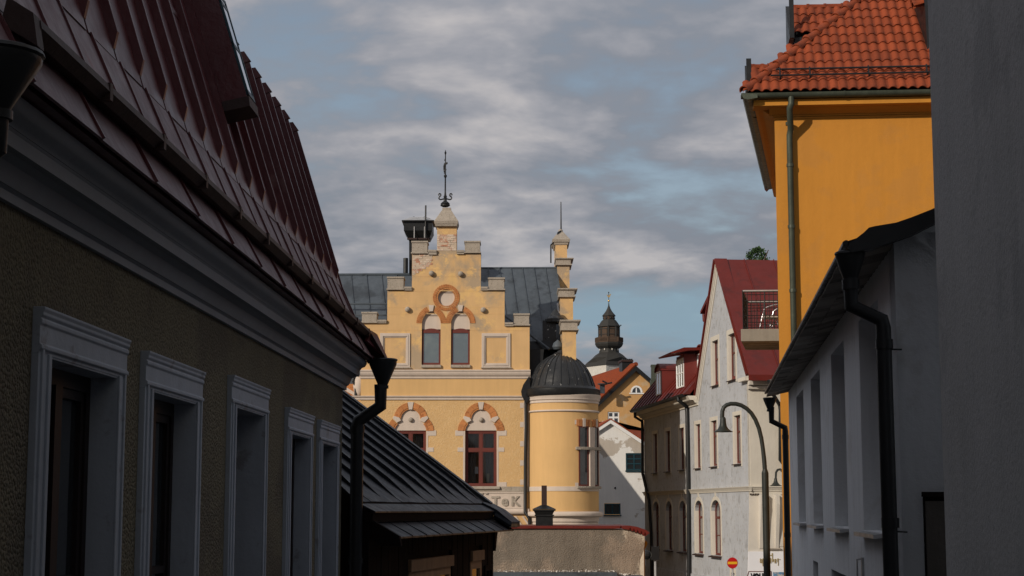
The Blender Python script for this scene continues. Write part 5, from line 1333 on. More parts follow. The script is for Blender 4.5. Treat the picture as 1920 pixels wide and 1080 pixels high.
# red sheet roof edge: straight lengths then the curved end
x = XL(900); k = 0
while x < XL(1160):
    e = x + 1.1
    MB().box(x, min(e, XL(1165)) - 0.004, -0.06, 3.4, ZL(991.0) + 0.002 * (k % 2), ZL(986) + 0.003 * (k % 2)).build('roof_sheet', 'roof_red', LB)
    x = e; k += 1
MB().out([(XL(1165), ZL(991)), (XL(1180), ZL(993)), (XL(1197), ZL(998.5)), (XL(1209), ZL(1005.5)), (XL(1218), ZL(999)), (XL(1210), ZL(993)), (XL(1193), ZL(987.5)), (XL(1180), ZL(985.5)), (XL(1165), ZL(986))], -0.08, 3.4).build('roof_end', 'roof_red', LB)
for k in range(5):
    u_ = 1178 + k * 7
    MB().tube([(XL(u_), -0.10, ZL(991.5 + k * 2.2)), (XL(u_ + 5), -0.02, ZL(988 + k * 2.6))], 0.03, 7).build('end_tile', 'roof_red', LB)
MB().out([(XL(1201), zbl), (XL(1211), zbl), (XL(1211), ZL(1030)), (XL(1216), ZL(1022)), (XL(1216), ZL(1017)), (XL(1211), ZL(1013)), (XL(1210), ZL(1003)), (XL(1206), ZL(1003)), (XL(1206), ZL(1031)), (XL(1201), ZL(1036))], 0.36, 3.4).build('side_wall', 'mustard', LB)
MB().out([(XL(1200), ZL(1050)), (XL(1206.8), ZL(1032)), (XL(1206.8), zbl), (XL(1198.5), zbl)], -0.012, -0.001).build('corner_patch', 'pale_peel', LB)
MB().box(XL(915), XL(1153), -0.75, -0.002, ZL(1074), ZL(1072)).box(XL(915), XL(1153), -0.77, -0.74, ZL(1082), ZL(1071)).build('lean_to_roof', 'slate_metal', LB)
MB().box(XL(1153.5), XL(1202), -0.6, -0.002, ZL(1080), ZL(1078)).build('lean_to_roof', 'slate_metal', LB)
gm = MB()
for k in range(260):
    f = random.random(); x = XL(918) + (XL(1200) - XL(918)) * f
    r_ = random.uniform(0.008, 0.030) * (1.3 if random.random() < .1 else 1)
    zz_ = ZL(1071) if x < XL(1153) else ZL(1077)
    t_ = -random.random() ** 2 * 0.5 - 0.01
    c = Vector((x, t_, zz_ + r_ * .4 + max(0, 0.05 + t_) * 0.9 * random.random()))
    vs = [c + Vector((random.uniform(-1, 1), random.uniform(-1, 1), random.uniform(-.8, .8))).normalized() * r_ * random.uniform(.7, 1.2) for _ in range(4)]
    gm.add(vs, [(0, 1, 2), (0, 2, 3), (0, 3, 1), (1, 3, 2)])
gm.build('grit', 'gravel', LB, stuff=True)
# chimney on the outbuilding roof
CHM = thing('roof_chimney', FLo, 'squat black metal-clad chimney with thin flue, on the red tin roof', 'chimney', s=XL(1021), t=0.0, base=ZL(990))
cx0 = XL(1020.5)
def cb(u, d, v0, v1, m_=None): return MB().box(XL(1021 - u), XL(1021 + u), 0.3 - d, 0.3 + d, ZL(v0), ZL(v1))
cb(16, 0.22, 990, 968).build('stack', 'black_metal', CHM)
cb(18, 0.25, 968, 965).build('collar', 'black_metal', CHM)
pyr(MB(), cx0, 0.3, 0.20, 0.22, ZL(965), 0.24, 0.26, ZL(958)).box(XL(999.5), XL(1042), 0.02, 0.58, ZL(958), ZL(955)).build('cap', 'black_metal', CHM)
pyr(MB(), cx0, 0.3, 0.29, 0.30, ZL(954.9), 0.07, 0.07, ZL(947)).build('cap_roof', 'black_metal', CHM)
MB().box(XL(1016), XL(1026), 0.24, 0.36, ZL(948), ZL(910)).build('flue', 'gutter_rust', CHM)

# ------------------------------------------------------------------ street sign back / lantern by the corner
FT = Frame(0, 46.0, 0)
TS = thing('street_sign', FT, 'dark rectangular street sign seen from behind, on a pole beside the low outbuilding', 'sign', s=FT.s_of(1228))
a, z0 = FT.p(1222, 1049); b, z1 = FT.p(1236, 1026)
MB().box(a, b, 0, 0.05, z0, z1).box(a - 0.02, b + 0.02, 0.0, 0.03, z0 - .02, z0).box(a - .02, b + .02, 0, .03, z1, z1 + .02).build('sign_plate', 'black_metal', TS)
MB().tube([((a + b) / 2, 0.08, groundz(46)), ((a + b) / 2, 0.08, z1 + 0.02)], 0.03, 8).build('pole', 'zinc', TS)
MB().ball((a - 0.12, 0.1, z0 + 0.12), 0.13, 10).build('lantern', 'black_metal', TS)
# the photograph's parked cluster of dark finials above it
# ------------------------------------------------------------------ grey gabled building on the right of the street
FG = Frame(13.2, 0, -83.55)
GB = thing('grey_gabled_building', FG, 'worn grey and cream plastered building with tall gable, red metal roofs and arched lower windows', 'building', s=sy(FG, 60))
def sg(y): return y / FG.ex.y
def yG(u): return 13.2 / ((u - 960) / 3183.0 + 0.1131)
def PG(u, v, t=0.0): return FG.p(u, v, t)
zbg = groundz(60) - 0.4
sFar, sNear = PG(1208, 850)[0], PG(1407, 850)[0]
up_w = []; lo_w = []
for u0, u1, vt, vb2 in ((1224.3, 1232.6, 813, 887), (1248, 1257, 808, 885.5), (1274, 1283.3, 802, 882.5), (1304.2, 1314, 795, 878.5), (1333.5, 1345, 787.5, 874), (1377, 1389.7, 777.5, 869)):
    s0, s1 = PG(u0, 850)[0], PG(u1, 850)[0]
    up_w.append((s0, s1, 1.44, 2.96))
for u0, u1 in ((1225.2, 1236.6), (1249, 1261), (1274.5, 1287.2), (1304, 1318.5), (1334.6, 1352)):
    s0, s1 = PG(u0, 1000)[0], PG(u1, 1000)[0]
    lo_w.append((s0, s1, -1.52, 0.31))
gt_w = []
for u0, u1, vt, vb2 in ((1336, 1348, 638, 722), (1366.5, 1380, 625, 712)):
    s0, z0_ = PG(u0, vb2); s1, _ = PG(u1, vb2); _, z1_ = PG((u0 + u1) / 2, vt); z0_ = PG((u0 + u1) / 2, vb2)[1]
    gt_w.append((s0, s1, z0_, z1_))
apex = PG(1345.5, 490); gl = PG(1307.5, 748); gr = (sNear, PG(1405, 705)[1])
outl = [(sFar, zbg), (sNear, zbg), (sNear, gr[1]), apex, (gl[0], gl[1]), (gl[0], 3.80), (sFar, 3.80)]
hs = [rect(*w_) for w_ in up_w] + [archpts(a, b, c, d_, 0.36) for a, b, c, d_ in lo_w] + [rect(*w_) for w_ in gt_w]
lowh = rect(PG(1371, 1075)[0], PG(1378, 1075)[0], -3.4, PG(1374, 1074)[1])
hs.append(lowh)
MB().wall(outl, hs, 0.0, 0.30, 0.5).build('street_wall', 'grey_plaster', GB)
MB().box(sFar, sNear, 0.8, 0.85, zbg, 3.7).build('inner_wall', 'dark_room', GB)
def surround(a, b, c, d_, w_=0.13, arch=False):
    m = MB()
    if arch:
        m.out(archpts(a - w_, b + w_, c, d_ + w_, 0.36 + w_)[2:] + archpts(a, b, c, d_, 0.36)[2:][::-1], -0.014, 0.0)
    else:
        m.box(a - w_, b + w_, -0.014, 0.0, d_, d_ + w_)
    zt = d_ if not arch else d_ - 0.36
    m.box(a - w_, a - 0.001, -0.014, 0.0, c - (0.10 if not arch else 0), zt).box(b + 0.001, b + w_, -0.014, 0.0, c - (0.10 if not arch else 0), zt)
    return m
for a, b, c, d_ in up_w:
    surround(a, b, c, d_).build('surround', 'cream', GB)
    MB().box(a + 0.001, a + 0.02, 0.0, 0.29, c, d_).build('reveal', 'cream_smooth', GB); MB().box(b - 0.02, b - 0.001, 0, 0.29, c, d_).build('reveal', 'cream_smooth', GB)
    w = window(GB, a + 0.02, b - 0.02, c, d_, 0.085, 'frame_red', 'glass_grey', 0.07, 2, (0.68,), 0.06, bar=0.05)
    MB().sec([(0.2, c + 0.012), (-0.09, c - 0.02), (-0.09, c - 0.05), (0.0, c - 0.03)], a - 0.04, b + 0.04).build('sill', 'gutter_rust', w)
for a, b, c, d_ in lo_w:
    surround(a, b, c, d_, 0.13, True).build('surround', 'cream', GB)
    m = MB().out([((a + b) / 2 - .05, d_ + 0.12), ((a + b) / 2 + .05, d_ + 0.12), ((a + b) / 2 + .07, d_ + 0.26), ((a + b) / 2 - .07, d_ + 0.26)], -0.03, 0.0).build('keystone', 'cream', GB)
    MB().box(a + 0.001, a + 0.02, 0.0, 0.29, c, d_ - 0.36).build('reveal', 'cream_smooth', GB); MB().box(b - 0.02, b - 0.001, 0, 0.29, c, d_ - 0.36).build('reveal', 'cream_smooth', GB)
    m = MB()
    rim = archpts(a + 0.02, b - 0.02, c, d_ - 0.01, 0.35); inner = archpts(a + 0.09, b - 0.09, c + 0.07, d_ - 0.08, 0.29)
    m.out(rim[2:] + inner[2:][::-1], 0.12, 0.18)
    m.box(a + 0.02, a + 0.09, 0.12, 0.18, c, d_ - 0.36).box(b - 0.09, b - 0.02, 0.12, 0.18, c, d_ - 0.36).box(a + .09, b - .09, 0.12, 0.18, c, c + 0.07)
    for fz in (0.36, 0.68): m.box(a + .09, b - .09, 0.125, 0.175, c + (d_ - c) * fz - (.04 if fz > .5 else .015), c + (d_ - c) * fz + (.04 if fz > .5 else .015))
    m.box((a + b) / 2 - .03, (a + b) / 2 + .03, 0.125, 0.175, c + .07, d_ - .08)
    w = m.build('window', 'frame_red', GB)
    MB().out(inner, 0.148, 0.154).build('pane', 'glass_grey', w)
    MB().sec([(0.2, c + 0.02), (-0.12, c - 0.03), (-0.12, c - 0.07), (0.0, c - 0.05)], a - 0.05, b + 0.05).build('sill', 'gutter_rust', w)
for a, b, c, d_ in gt_w:
    surround(a, b, c, d_, 0.16).build('surround', 'cream', GB)
    MB().box(a + 0.001, a + 0.02, 0.0, 0.29, c, d_).build('reveal', 'cream_smooth', GB); MB().box(b - 0.02, b - 0.001, 0, 0.29, c, d_).build('reveal', 'cream_smooth', GB)
    w = window(GB, a + 0.02, b - 0.02, c, d_, 0.10, 'frame_red', 'glass_grey', 0.07, 2, (0.60,), 0.06, bar=0.05)
    MB().sec([(0.2, c + 0.012), (-0.09, c - 0.02), (-0.09, c - 0.05), (0.0, c - 0.03)], a - 0.04, b + 0.04).build('sill', 'gutter_rust', w)
surround(lowh[0][0], lowh[1][0], -3.4, lowh[2][1], 0.14).build('surround', 'cream', GB)
# string course
m = MB()
for zc0, zc1, pt in ((0.555, 0.60, 0.03), (0.605, 0.635, 0.05), (0.64, 0.665, 0.065), (0.67, 0.70, 0.09)):
    MB().sec([(0.002, zc0), (-pt, zc0), (-pt - 0.012, zc1), (0.002, zc1)], sFar - 0.05, sNear + 0.08).build('string_course', 'cream', GB)
MB().box(sFar - 0.02, sNear, -0.05, 0.0, zbg, -2.25).build('plinth', 'grey_plaster', GB)
MB().box(sNear - 0.07, sNear + 0.0, -0.012, 0, zbg, gr[1]).build('corner_strip', 'cream', GB)
# street eave with cornice and red roof, up to the gable
cr_e = gl[0] + 0.15
for pr_ in ([(0.0, 3.62), (-0.04, 3.62), (-0.06, 3.70), (0.0, 3.70)], [(0.0, 3.705), (-0.10, 3.705), (-0.18, 3.80), (0.0, 3.80)], [(0.0, 3.805), (-0.30, 3.805), (-0.38, 3.95), (0.0, 3.95)]):
    MB().sec(pr_, sFar - 0.25, cr_e).build('cornice_moulding', 'cream', GB)
MB().sec([(-0.36, 3.955), (-0.42, 3.93), (-0.50, 3.95), (-0.54, 4.03), (-0.50, 4.035), (-0.36, 4.0)], sFar - 0.35, cr_e - 0.3).build('gutter', 'black_metal', GB)
rz = lambda x, z_: (x, z_)
ncol = 14; L0 = sFar - 0.30
for k in range(ncol):
    s0 = L0 + (cr_e - L0) * k / ncol; s1 = L0 + (cr_e - L0) * (k + 1) / ncol
    MB().sec([(-0.48, 4.00), (-0.48, 4.03), (0.62, 5.28), (0.68, 5.24), (-0.30, 4.0)], s0 + .001, s1 - .001).build('roof_panel', 'roof_red', GB)
    MB().sec([(-0.47, 4.03), (0.60, 5.27), (0.57, 5.30), (-0.50, 4.06)], s0 - .012, s0 + .012).build('standing_seam', 'roof_red', GB)
MB().sec([(0.60, 5.25), (0.62, 5.29), (6.0, 5.50), (6.0, 4.0), (0.0, 4.0)], L0 + 0.1, cr_e + 6).build('upper_roof', 'roof_red', GB)
# dormers: D1 round headed, D2 flat with deep eave, D3 round headed
def rdormer(u0, u1, v0, vt, x0, name_, lab, arch=True, depth=3.0, panes=2):
    t_ = x0 - 13.2
    s0 = FG.p(u0, v0, t_)[0]; s1 = FG.p(u1, v0, t_)[0]; z0_ = FG.p((u0 + u1) / 2, v0, t_)[1]; z1_ = FG.p((u0 + u1) / 2, vt, t_)[1]
    wm = 0.14
    if arch: o2 = archpts(s0 - wm, s1 + wm, z0_ - 0.3, z1_ + 0.28, 0.28)
    else: o2 = rect(s0 - 0.05, s1 + 0.05, z0_ - 0.3, z1_ + 0.12)
    D = MB().out(o2, t_, t_ + depth).build('dormer', 'dormer_red', GB, label=lab)
    m = MB()
    if arch:
        o3 = archpts(s0 - wm - 0.03, s1 + wm + 0.03, z1_ - 0.02, z1_ + 0.32, 0.31)[2:] ; o4 = archpts(s0 - wm + 0.02, s1 + wm - 0.02, z1_ - 0.02, z1_ + 0.27, 0.27)[2:]
        m.out(o3 + o4[::-1], t_ - 0.06, t_ + depth)
        m.build('dormer_roof', 'roof_red', D)
    w = window(GB, s0, s1, z0_, z1_, t_ - 0.03, 'white_paint' if not arch else 'white_paint', 'glass_pale', 0.05, panes, (0.5,) if not arch else (), 0.04, bar=0.03)
    return D, s0, s1, z0_, z1_, t_
rdormer(1231.3, 1240.0, 741, 697, 13.0, 'a', 'round headed red dormer nearest the far end of the eave')
D2, s0, s1, z0_, z1_, t_ = rdormer(1269.5, 1283.0, 727, 673, 13.0, 'b', 'tall flat roofed red dormer with deep eave', arch=False, panes=3)
MB().prism([(s0 - 0.5, t_ - 0.55, z1_ + 0.10), (s0 - 0.5, t_ + 0.1, z1_ + 0.22), (s0 - 0.5, t_ + 2.8, z1_ + 0.30), (s0 - 0.5, t_ + 2.8, z1_ + 0.38), (s0 - 0.5, t_ - 0.1, z1_ + 0.32), (s0 - 0.5, t_ - 0.6, z1_ + 0.14)], (s1 - s0 + 1.0, 0, 0)).build('dormer_eave', 'roof_red', D2)
rdormer(1309, 1319, 714, 662, 13.5, 'c', 'round headed red dormer beside the gable')
# gable verges: mouldings inside, thin red edge outside
def verge(p0, p1, off, wid, t0, t1, m_, nm):
    a = Vector(p0); b = Vector(p1); d_ = (b - a).normalized(); n_ = Vector((-d_.y, d_.x))
    if n_.y > 0: n_ = -n_
    q_ = [a + n_ * off, b + n_ * off, b + n_ * (off + wid), a + n_ * (off + wid)]
    MB().out([(v_.x, v_.y) for v_ in q_], t0, t1).build(nm, m_, GB)
ap = (apex[0], apex[1] + 0.02)
verge(gl, ap, -0.10, 0.10, -0.14, 9.0, 'roof_red', 'verge_edge')
verge((gr[0] + 0.05, gr[1]), ap, -0.10, 0.10, -0.12, 0.3, 'roof_red', 'verge_edge')
for off, wd, tt in ((0.01, 0.10, -0.09), (0.115, 0.08, -0.06), (0.20, 0.12, -0.035)):
    verge((gl[0] + 0.05, gl[1] + 0.1), (ap[0], ap[1] - 0.0), off, wd, tt, 0.002, 'cream_smooth', 'verge_moulding')
for off, wd, tt in ((0.01, 0.05, -0.05), (0.065, 0.05, -0.03)):
    verge((gr[0] - 0.02, gr[1] + 0.04), (ap[0], ap[1] - 0.0), off, wd, tt, 0.002, 'cream_smooth', 'verge_moulding')
MB().sec([(-0.16, gr[1] - 0.14), (-0.16, gr[1] - 0.02), (0.0, gr[1] + 0.02), (0.0, gr[1] - 0.14)], sNear - 0.8, sNear + 0.1).build('cornice_return', 'cream_smooth', GB)
# south roof slope with seams
EV = (sNear + 0.42, gr[1] - 0.05)
nx = 9; TT = 9.0
rise = (ap[1] - EV[1]); 
for k in range(nx):
    t0_ = -0.10 + (TT + .1) * k / nx; t1_ = -0.10 + (TT + .1) * (k + 1) / nx
    MB().prism([(ap[0], t0_, ap[1] + 0.05), (EV[0], t0_, EV[1] + 0.05), (EV[0], t0_, EV[1] - 0.02), (ap[0], t0_, ap[1] - 0.05)], (0, t1_ - t0_ - 0.002, 0)).build('roof_panel', 'roof_red', GB)
    if k: MB().prism([(ap[0], t0_ - .014, ap[1] + 0.09), (EV[0], t0_ - .014, EV[1] + 0.09), (EV[0], t0_ - .014, EV[1] + 0.0), (ap[0], t0_ - .014, ap[1] - 0.0)], (0, 0.028, 0)).build('standing_seam', 'roof_red', GB)
MB().prism([(ap[0], -0.1, ap[1] + 0.05), (gl[0], -0.1, gl[1] + 0.05), (gl[0] , -0.1, gl[1] - 0.05), (ap[0], -0.1, ap[1] - 0.1)], (0, TT, 0)).build('north_roof', 'roof_red', GB)
MB().box(EV[0] - 0.02, EV[0] + 0.05, -0.12, TT, EV[1] - 0.12, EV[1] + 0.06).build('eave_trough', 'roof_red', GB)
# little eave of the rear wing behind the gable
es, ez = PG(1318, 580, 0.6)
MB().prism([(es - 0.45, 0.6, ez - 0.12), (es - 0.45, 0.6, ez - 0.02), (es + 0.9, 0.6, ez + 0.45), (es + 0.9, 0.6, ez + 0.30)], (0, 2.5, 0)).build('rear_eave', 'roof_red', GB)
MB().tube([(es - 0.35, 0.7, ez - 0.14), (es - 0.30, 0.7, ez - 0.38), (es + 0.2, 0.7, ez - 0.55)], 0.05, 8).build('rear_downpipe', 'roof_red', GB)
# south end wall (faces the viewer), cornice, shop front
MB().box(sNear - 0.3, sNear + 0.004, 0.0, TT, zbg, gr[1] - 0.15).build('south_wall', 'cream', GB)
for z0_, z1_, pr_ in ((gr[1] - 0.15, gr[1] - 0.06, 0.34), (gr[1] - 0.30, gr[1] - 0.155, 0.24), (gr[1] - 0.42, gr[1] - 0.305, 0.12)):
    MB().prism([(sNear, -0.05, z0_), (sNear + pr_, -0.05, z0_ + 0.02), (sNear + pr_ + 0.02, -0.05, z1_), (sNear, -0.05, z1_)], (0, TT, 0)).build('cornice_moulding', 'cream_smooth', GB)
for zc0, zc1, pt in ((0.555, 0.60, 0.03), (0.605, 0.635, 0.05), (0.64, 0.665, 0.065), (0.67, 0.70, 0.09)):
    MB().box(sNear, sNear + pt, -0.05, TT, zc0, zc1).build('string_course', 'cream', GB)
FE = Frame(FG.o.x, FG.o.y, -83.55)
def onS(u, v, off=0.0):                        # point on the south wall plane
    d_ = ray(u, v); d2 = Vector((d_.x, d_.y)); k = ((sNear + off) + FG.o.dot(FG.ex)) / d2.dot(FG.ex)
    Pp = d_ * k
    return (sNear + off, (Vector((Pp.x, Pp.y)) - FG.o).dot(FG.ey), Pp.z)
def plate(pts, off, th, nm, m_, parent=GB):
    return MB().prism([onS(u, v, off) for u, v in pts], (th, 0, 0)).build(nm, m_, parent)
hA = onS(1444, 700, 0.30)
hp = MB().lathe([(0.15, 0), (0.155, -0.03), (0.055, -0.24), (0.06, -0.27)], (sNear + 0.50, hA[1], EV[1] - 0.1), 14)
dpp = MB().tube([(sNear + 0.50, hA[1], EV[1] - 0.35), (sNear + 0.50, hA[1], EV[1] - 0.50), (sNear + 0.1, hA[1] + 0.34, EV[1] - 0.85), (sNear + 0.1, hA[1] + 0.36, EV[1] - 1.0), (sNear + 0.1, hA[1] + 0.32, onS(1456, 862)[2]), (sNear + 0.1, hA[1] + 0.46, onS(1456, 870)[2] - 0.05)], 0.062, 10).build('downpipe', 'black_metal', GB, smooth=True)
hp.build('hopper', 'black_metal', dpp, smooth=True)
# white shop front with flared brackets and boards
SF = plate([(1405, 927), (1480, 927), (1480, 1150), (1400, 1150)], 0.02, 0.06, 'shop_front', 'cream_smooth')
for (ua, ub, uc, nn_) in ((1405.5, 1423, 1436, 0), (1440, 1452.5, 1466, 1), (1458, 1470, 1484, 2)):
    pts_ = []
    A = onS(ua + 14, 928, 0.08)
    prof_ = [(0.08, 927), (0.34, 929), (0.36, 945), (0.32, 965), (0.24, 990), (0.16, 1012), (0.11, 1028), (0.08, 1030)]
    base_t = onS(ub, 960, 0.1)[1]
    pl = [(sNear + o_, base_t, onS(ub, v_, 0.1)[2]) for o_, v_ in prof_]
    MB().prism(pl, (0, 0.10, 0)).build('flared_bracket', 'cream_smooth', GB)
    MB().prism([(p_[0], base_t + 0.101, p_[2]) for p_ in [(sNear + 0.08, 0, onS(ub, 928, .1)[2]), (sNear + 0.20, 0, onS(ub, 930, .1)[2]), (sNear + 0.10, 0, onS(ub, 1024, .1)[2]), (sNear + 0.08, 0, onS(ub, 1026, .1)[2])]], (0, 0.20, 0)).build('bracket_web', 'cream_smooth', GB)
for k in range(4): plate([(1406 + k * 4.6, 925.3), (1409 + k * 4.6, 925.3), (1409 + k * 4.6, 927.8), (1406 + k * 4.6, 927.8)], 0.08, 0.05, 'dentil', 'gutter_rust')
MB().tube([onS(1432, 1029.5, 0.12), onS(1464, 1029.5, 0.12)], 0.03, 8).build('lower_rail', 'stone', GB)
SB_ = plate([(1402.5, 1034), (1480, 1034), (1480, 1090), (1401.5, 1090)], 0.085, 0.05, 'sign_board', 'sign_white')
def strokes(segs, nm, m_, off=0.14, th=0.015, par=SB_):
    for (u0, v0, u1, v1) in segs: plate([(u0, v0), (u1, v0), (u1, v1), (u0, v1)], off, th, nm, m_, par)
# tall narrow lettering, as far as it can be read
strokes([(1424.8, 1047, 1425.8, 1055), (1427.4, 1048, 1428.2, 1055.5), (1425.8, 1054.2, 1427.4, 1055.5),
         (1429.6, 1047, 1430.4, 1061.5), (1431.6, 1048, 1432.2, 1055.5), (1430.4, 1047, 1431.6, 1048),
         (1433.6, 1047, 1434.4, 1066), (1435.4, 1048, 1436.2, 1056),
         (1442.6, 1046, 1443.6, 1056), (1444.8, 1047, 1445.4, 1056), (1443.6, 1046, 1444.8, 1047.2),
         (1447.6, 1037, 1448.6, 1054), (1444.2, 1040.5, 1446.5, 1042), (1446.5, 1038.0, 1447.6, 1039.4), (1448.6, 1050, 1449.8, 1051.5), (1449.8, 1048, 1450.4, 1053),
         (1452.2, 1048, 1453.0, 1056), (1453.0, 1048, 1454.4, 1049), (1454.4, 1048, 1455.0, 1056), (1453.0, 1051.5, 1454.4, 1052.5),
         (1457.2, 1047, 1458.0, 1054), (1458.6, 1047, 1459.4, 1060.5), (1461.2, 1048, 1462.4, 1049.4)], 'letter', 'letter_gold')
# lower notice with a maroon outline and the tops of black capitals
nb = plate([(1398, 1090), (1403.2, 1071.5), (1446, 1071.5), (1446, 1090)], 0.137, 0.01, 'notice', 'sign_white')
strokes([(1403.2, 1070.8, 1446, 1072.0), (1445.2, 1071, 1446.2, 1090)], 'notice_border', 'frame_red', 0.147, 0.01, nb)
plate([(1398, 1090), (1403.2, 1071.5), (1404.4, 1071.5), (1399.4, 1090)], 0.147, 0.01, 'notice_border', 'frame_red', nb)
strokes([(1429, 1075, 1435.5, 1077.2), (1429, 1077.2, 1431.2, 1090)], 'letter', 'ink', 0.147, 0.01, nb)
pV = onS(1407.6, 1086, 0.15)
def textS(body, u, v, size, sxx, m_, par):
    cu = bpy.data.curves.new('letters', 'FONT'); cu.body = body; cu.size = size; cu.extrude = 0.006; cu.offset = 0.012
    tmp = bpy.data.objects.new('letters_tmp', cu); COL.objects.link(tmp)
    me0 = bpy.data.meshes.new_from_object(tmp.evaluated_get(bpy.context.evaluated_depsgraph_get()))
    bpy.data.objects.remove(tmp); bpy.data.curves.remove(cu)
    ox, oy, oz = off_of(par); c_ = onS(u, v, 0.155)
    for vv in me0.vertices:
        x_, y_, z2_ = vv.co; vv.co = (c_[0] + z2_ - ox, c_[1] + x_ * sxx - oy, c_[2] + y_ - oz)
    me0.materials.clear(); me0.materials.append(M[m_]); me0.name = 'letters'
    o_ = bpy.data.objects.new('letters', me0); COL.objects.link(o_); o_.parent = par; return o_
textS('VOLPY', 1408, 1087, 0.27, 0.66, 'ink', nb)
plate([(1449.5, 1072.5), (1470, 1072.5), (1470, 1090), (1449.5, 1090)], 0.137, 0.012, 'poster', 'poster_blue', SB_)
# gooseneck wall lamp by the downpipe
WLp = [onS(1466, 883, 0.02), onS(1463, 880, 0.25), onS(1458, 881, 0.5), onS(1455, 886, 0.55), onS(1454.5, 898, 0.55)]
wlp = MB().tube(WLp, 0.035, 8).build('wall_lamp', 'lamp_green', GB, smooth=True)
c_ = onS(1454.5, 911, 0.55); k_ = onS(1454.5, 897, 0.55)
MB().lathe([(0.045, k_[2]), (0.05, k_[2] - 0.06), (0.07, c_[2] + 0.10), (0.13, c_[2] + 0.03), (0.20, c_[2]), (0.19, c_[2] - 0.008), (0.11, c_[2] + 0.02), (0.01, c_[2] + 0.05)], (c_[0], c_[1], 0), 18).build('lamp_shade', 'lamp_green', wlp, smooth=True)
# street side downpipes
def onG(u, v, off): s_, z_ = FG.p(u, v, -off); return (s_, -off, z_)
MB().tube([onG(1190.5, 774, 0.48), onG(1191, 782, 0.48), onG(1204, 790, 0.1), onG(1204.5, 800, 0.08), onG(1205, 888, 0.10), onG(1217, 938, 0.10), onG(1221, 1000, 0.10), onG(1222, 1090, 0.10)], 0.062, 10).build('downpipe', 'black_metal', GB, smooth=True)
MB().tube([onG(1271, 742, 0.48), onG(1272, 750, 0.48), onG(1287, 762, 0.1), onG(1288.5, 772, 0.08), onG(1290.5, 900, 0.09), onG(1292, 1090, 0.10)], 0.072, 10).build('downpipe', 'black_metal', GB, smooth=True)

# ------------------------------------------------------------------ street lamp
FP = Frame(0, 32.0, 0)
SLp = thing('street_lamp', FP, 'tall green grey street lamp with hooked neck and bell shade before the grey building', 'street lamp', s=FP.s_of(1437))
def pp(u, v): s_, z_ = FP.p(u, v); return (s_, 0, z_)
bt = groundz(32)
MB().tube([(pp(1438.5, 1080)[0], 0, bt), pp(1438.5, 1080), pp(1434.5, 886)], 0.066, 12).build('pole', 'lamp_green', SLp, smooth=True)
MB().tube([pp(1434.5, 887), pp(1434.3, 880)], [0.066, 0.044], 12).build('pole_collar', 'lamp_green', SLp, smooth=True)
neck = [(1434.2, 881), (1432.8, 862), (1430.6, 842), (1427.6, 822), (1423, 803), (1416.5, 787), (1409, 775), (1400, 766), (1390, 760), (1380, 757.2), (1370, 757), (1362, 759.6), (1357, 764), (1354.5, 771), (1354, 784)]
MB().tube([pp(*q_) for q_ in neck], [0.043] * 2 + [0.040] * 13, 12).build('neck', 'lamp_green', SLp, smooth=True)
b0 = pp(1354.5, 784); sh = lambda v: pp(1354, v)[2]
MB().lathe([(0.040, sh(782)), (0.055, sh(785)), (0.060, sh(793)), (0.072, sh(799)), (0.10, sh(804)), (0.145, sh(807.5)), (0.182, sh(809)), (0.182, sh(810)), (0.15, sh(809.5)), (0.06, sh(803)), (0.01, sh(801))], (b0[0] + 0.01, 0, 0), 24).build('lamp_shade', 'lamp_green', SLp, smooth=True)

# ------------------------------------------------------------------ no entry sign
FN = Frame(0, 50.0, 8)
NE = thing('no_entry_sign', FN, 'round red no entry sign with yellow bar on a grey post', 'traffic sign', s=FN.s_of(1373))
s_, z_ = FN.p(1373.3, 1055.5)
def disc(r, t0, t1, nm, m_): return MB().out([(s_ + r * cos(2 * pi * i / 32), z_ + r * sin(2 * pi * i / 32)) for i in range(32)], t0, t1).build(nm, m_, NE)
disc(0.168, 0.0, 0.012, 'sign_back', 'zinc'); disc(0.163, -0.004, -0.0005, 'sign_face', 'sign_red')
MB().box(s_ - 0.145, s_ + 0.145, -0.008, -0.0045, z_ - 0.036, z_ + 0.036).build('yellow_bar', 'sign_yellow', NE)
MB().tube([(s_ + 0.01, 0.035, groundz(50)), (s_ + 0.01, 0.035, z_ + 0.08)], 0.028, 8).build('post', 'zinc', NE)

# ------------------------------------------------------------------ far houses
FH = Frame(0, 80.0, 4)
PH = thing('white_peeling_house', FH, 'white gabled house with peeling grey patches and small dark teal windows, behind the turret', 'house', s=5.0)
def PHp(u, v, t=0.0): return FH.p(u, v, t)
gp0 = PHp(1144, 791); gr0 = PHp(1222, 842); gl0 = PHp(1066, 842)
hol = []
wd1 = (PHp(1173.5, 882), PHp(1204, 849.5)); wd2 = (PHp(1133, 965), PHp(1163.5, 943.5))
for (a, b) in (wd1, wd2): hol.append(rect(a[0], b[0], a[1], b[1]))
MB().wall([(gl0[0], groundz(80)), (gr0[0] + 1, groundz(80)), (gr0[0] + 1, gr0[1] - 0.6), (gr0[0], gr0[1]), gp0, gl0], hol, 0, 0.25, 0.5).build('wall', 'peel_white', PH)
for (a, b), nc, br in ((wd1, 2, (0.36, 0.7)), (wd2, 2, ())):
    window(PH, a[0] + .01, b[0] - .01, a[1] + .01, b[1] - .01, -0.02, 'teal_paint', 'glass_dark', 0.06, nc, br, 0.06, bar=0.06)
    MB().box(a[0] - 0.03, b[0] + 0.03, -0.08, 0.0, a[1] - 0.06, a[1] - 0.002).build('sill', 'teal_paint', PH)
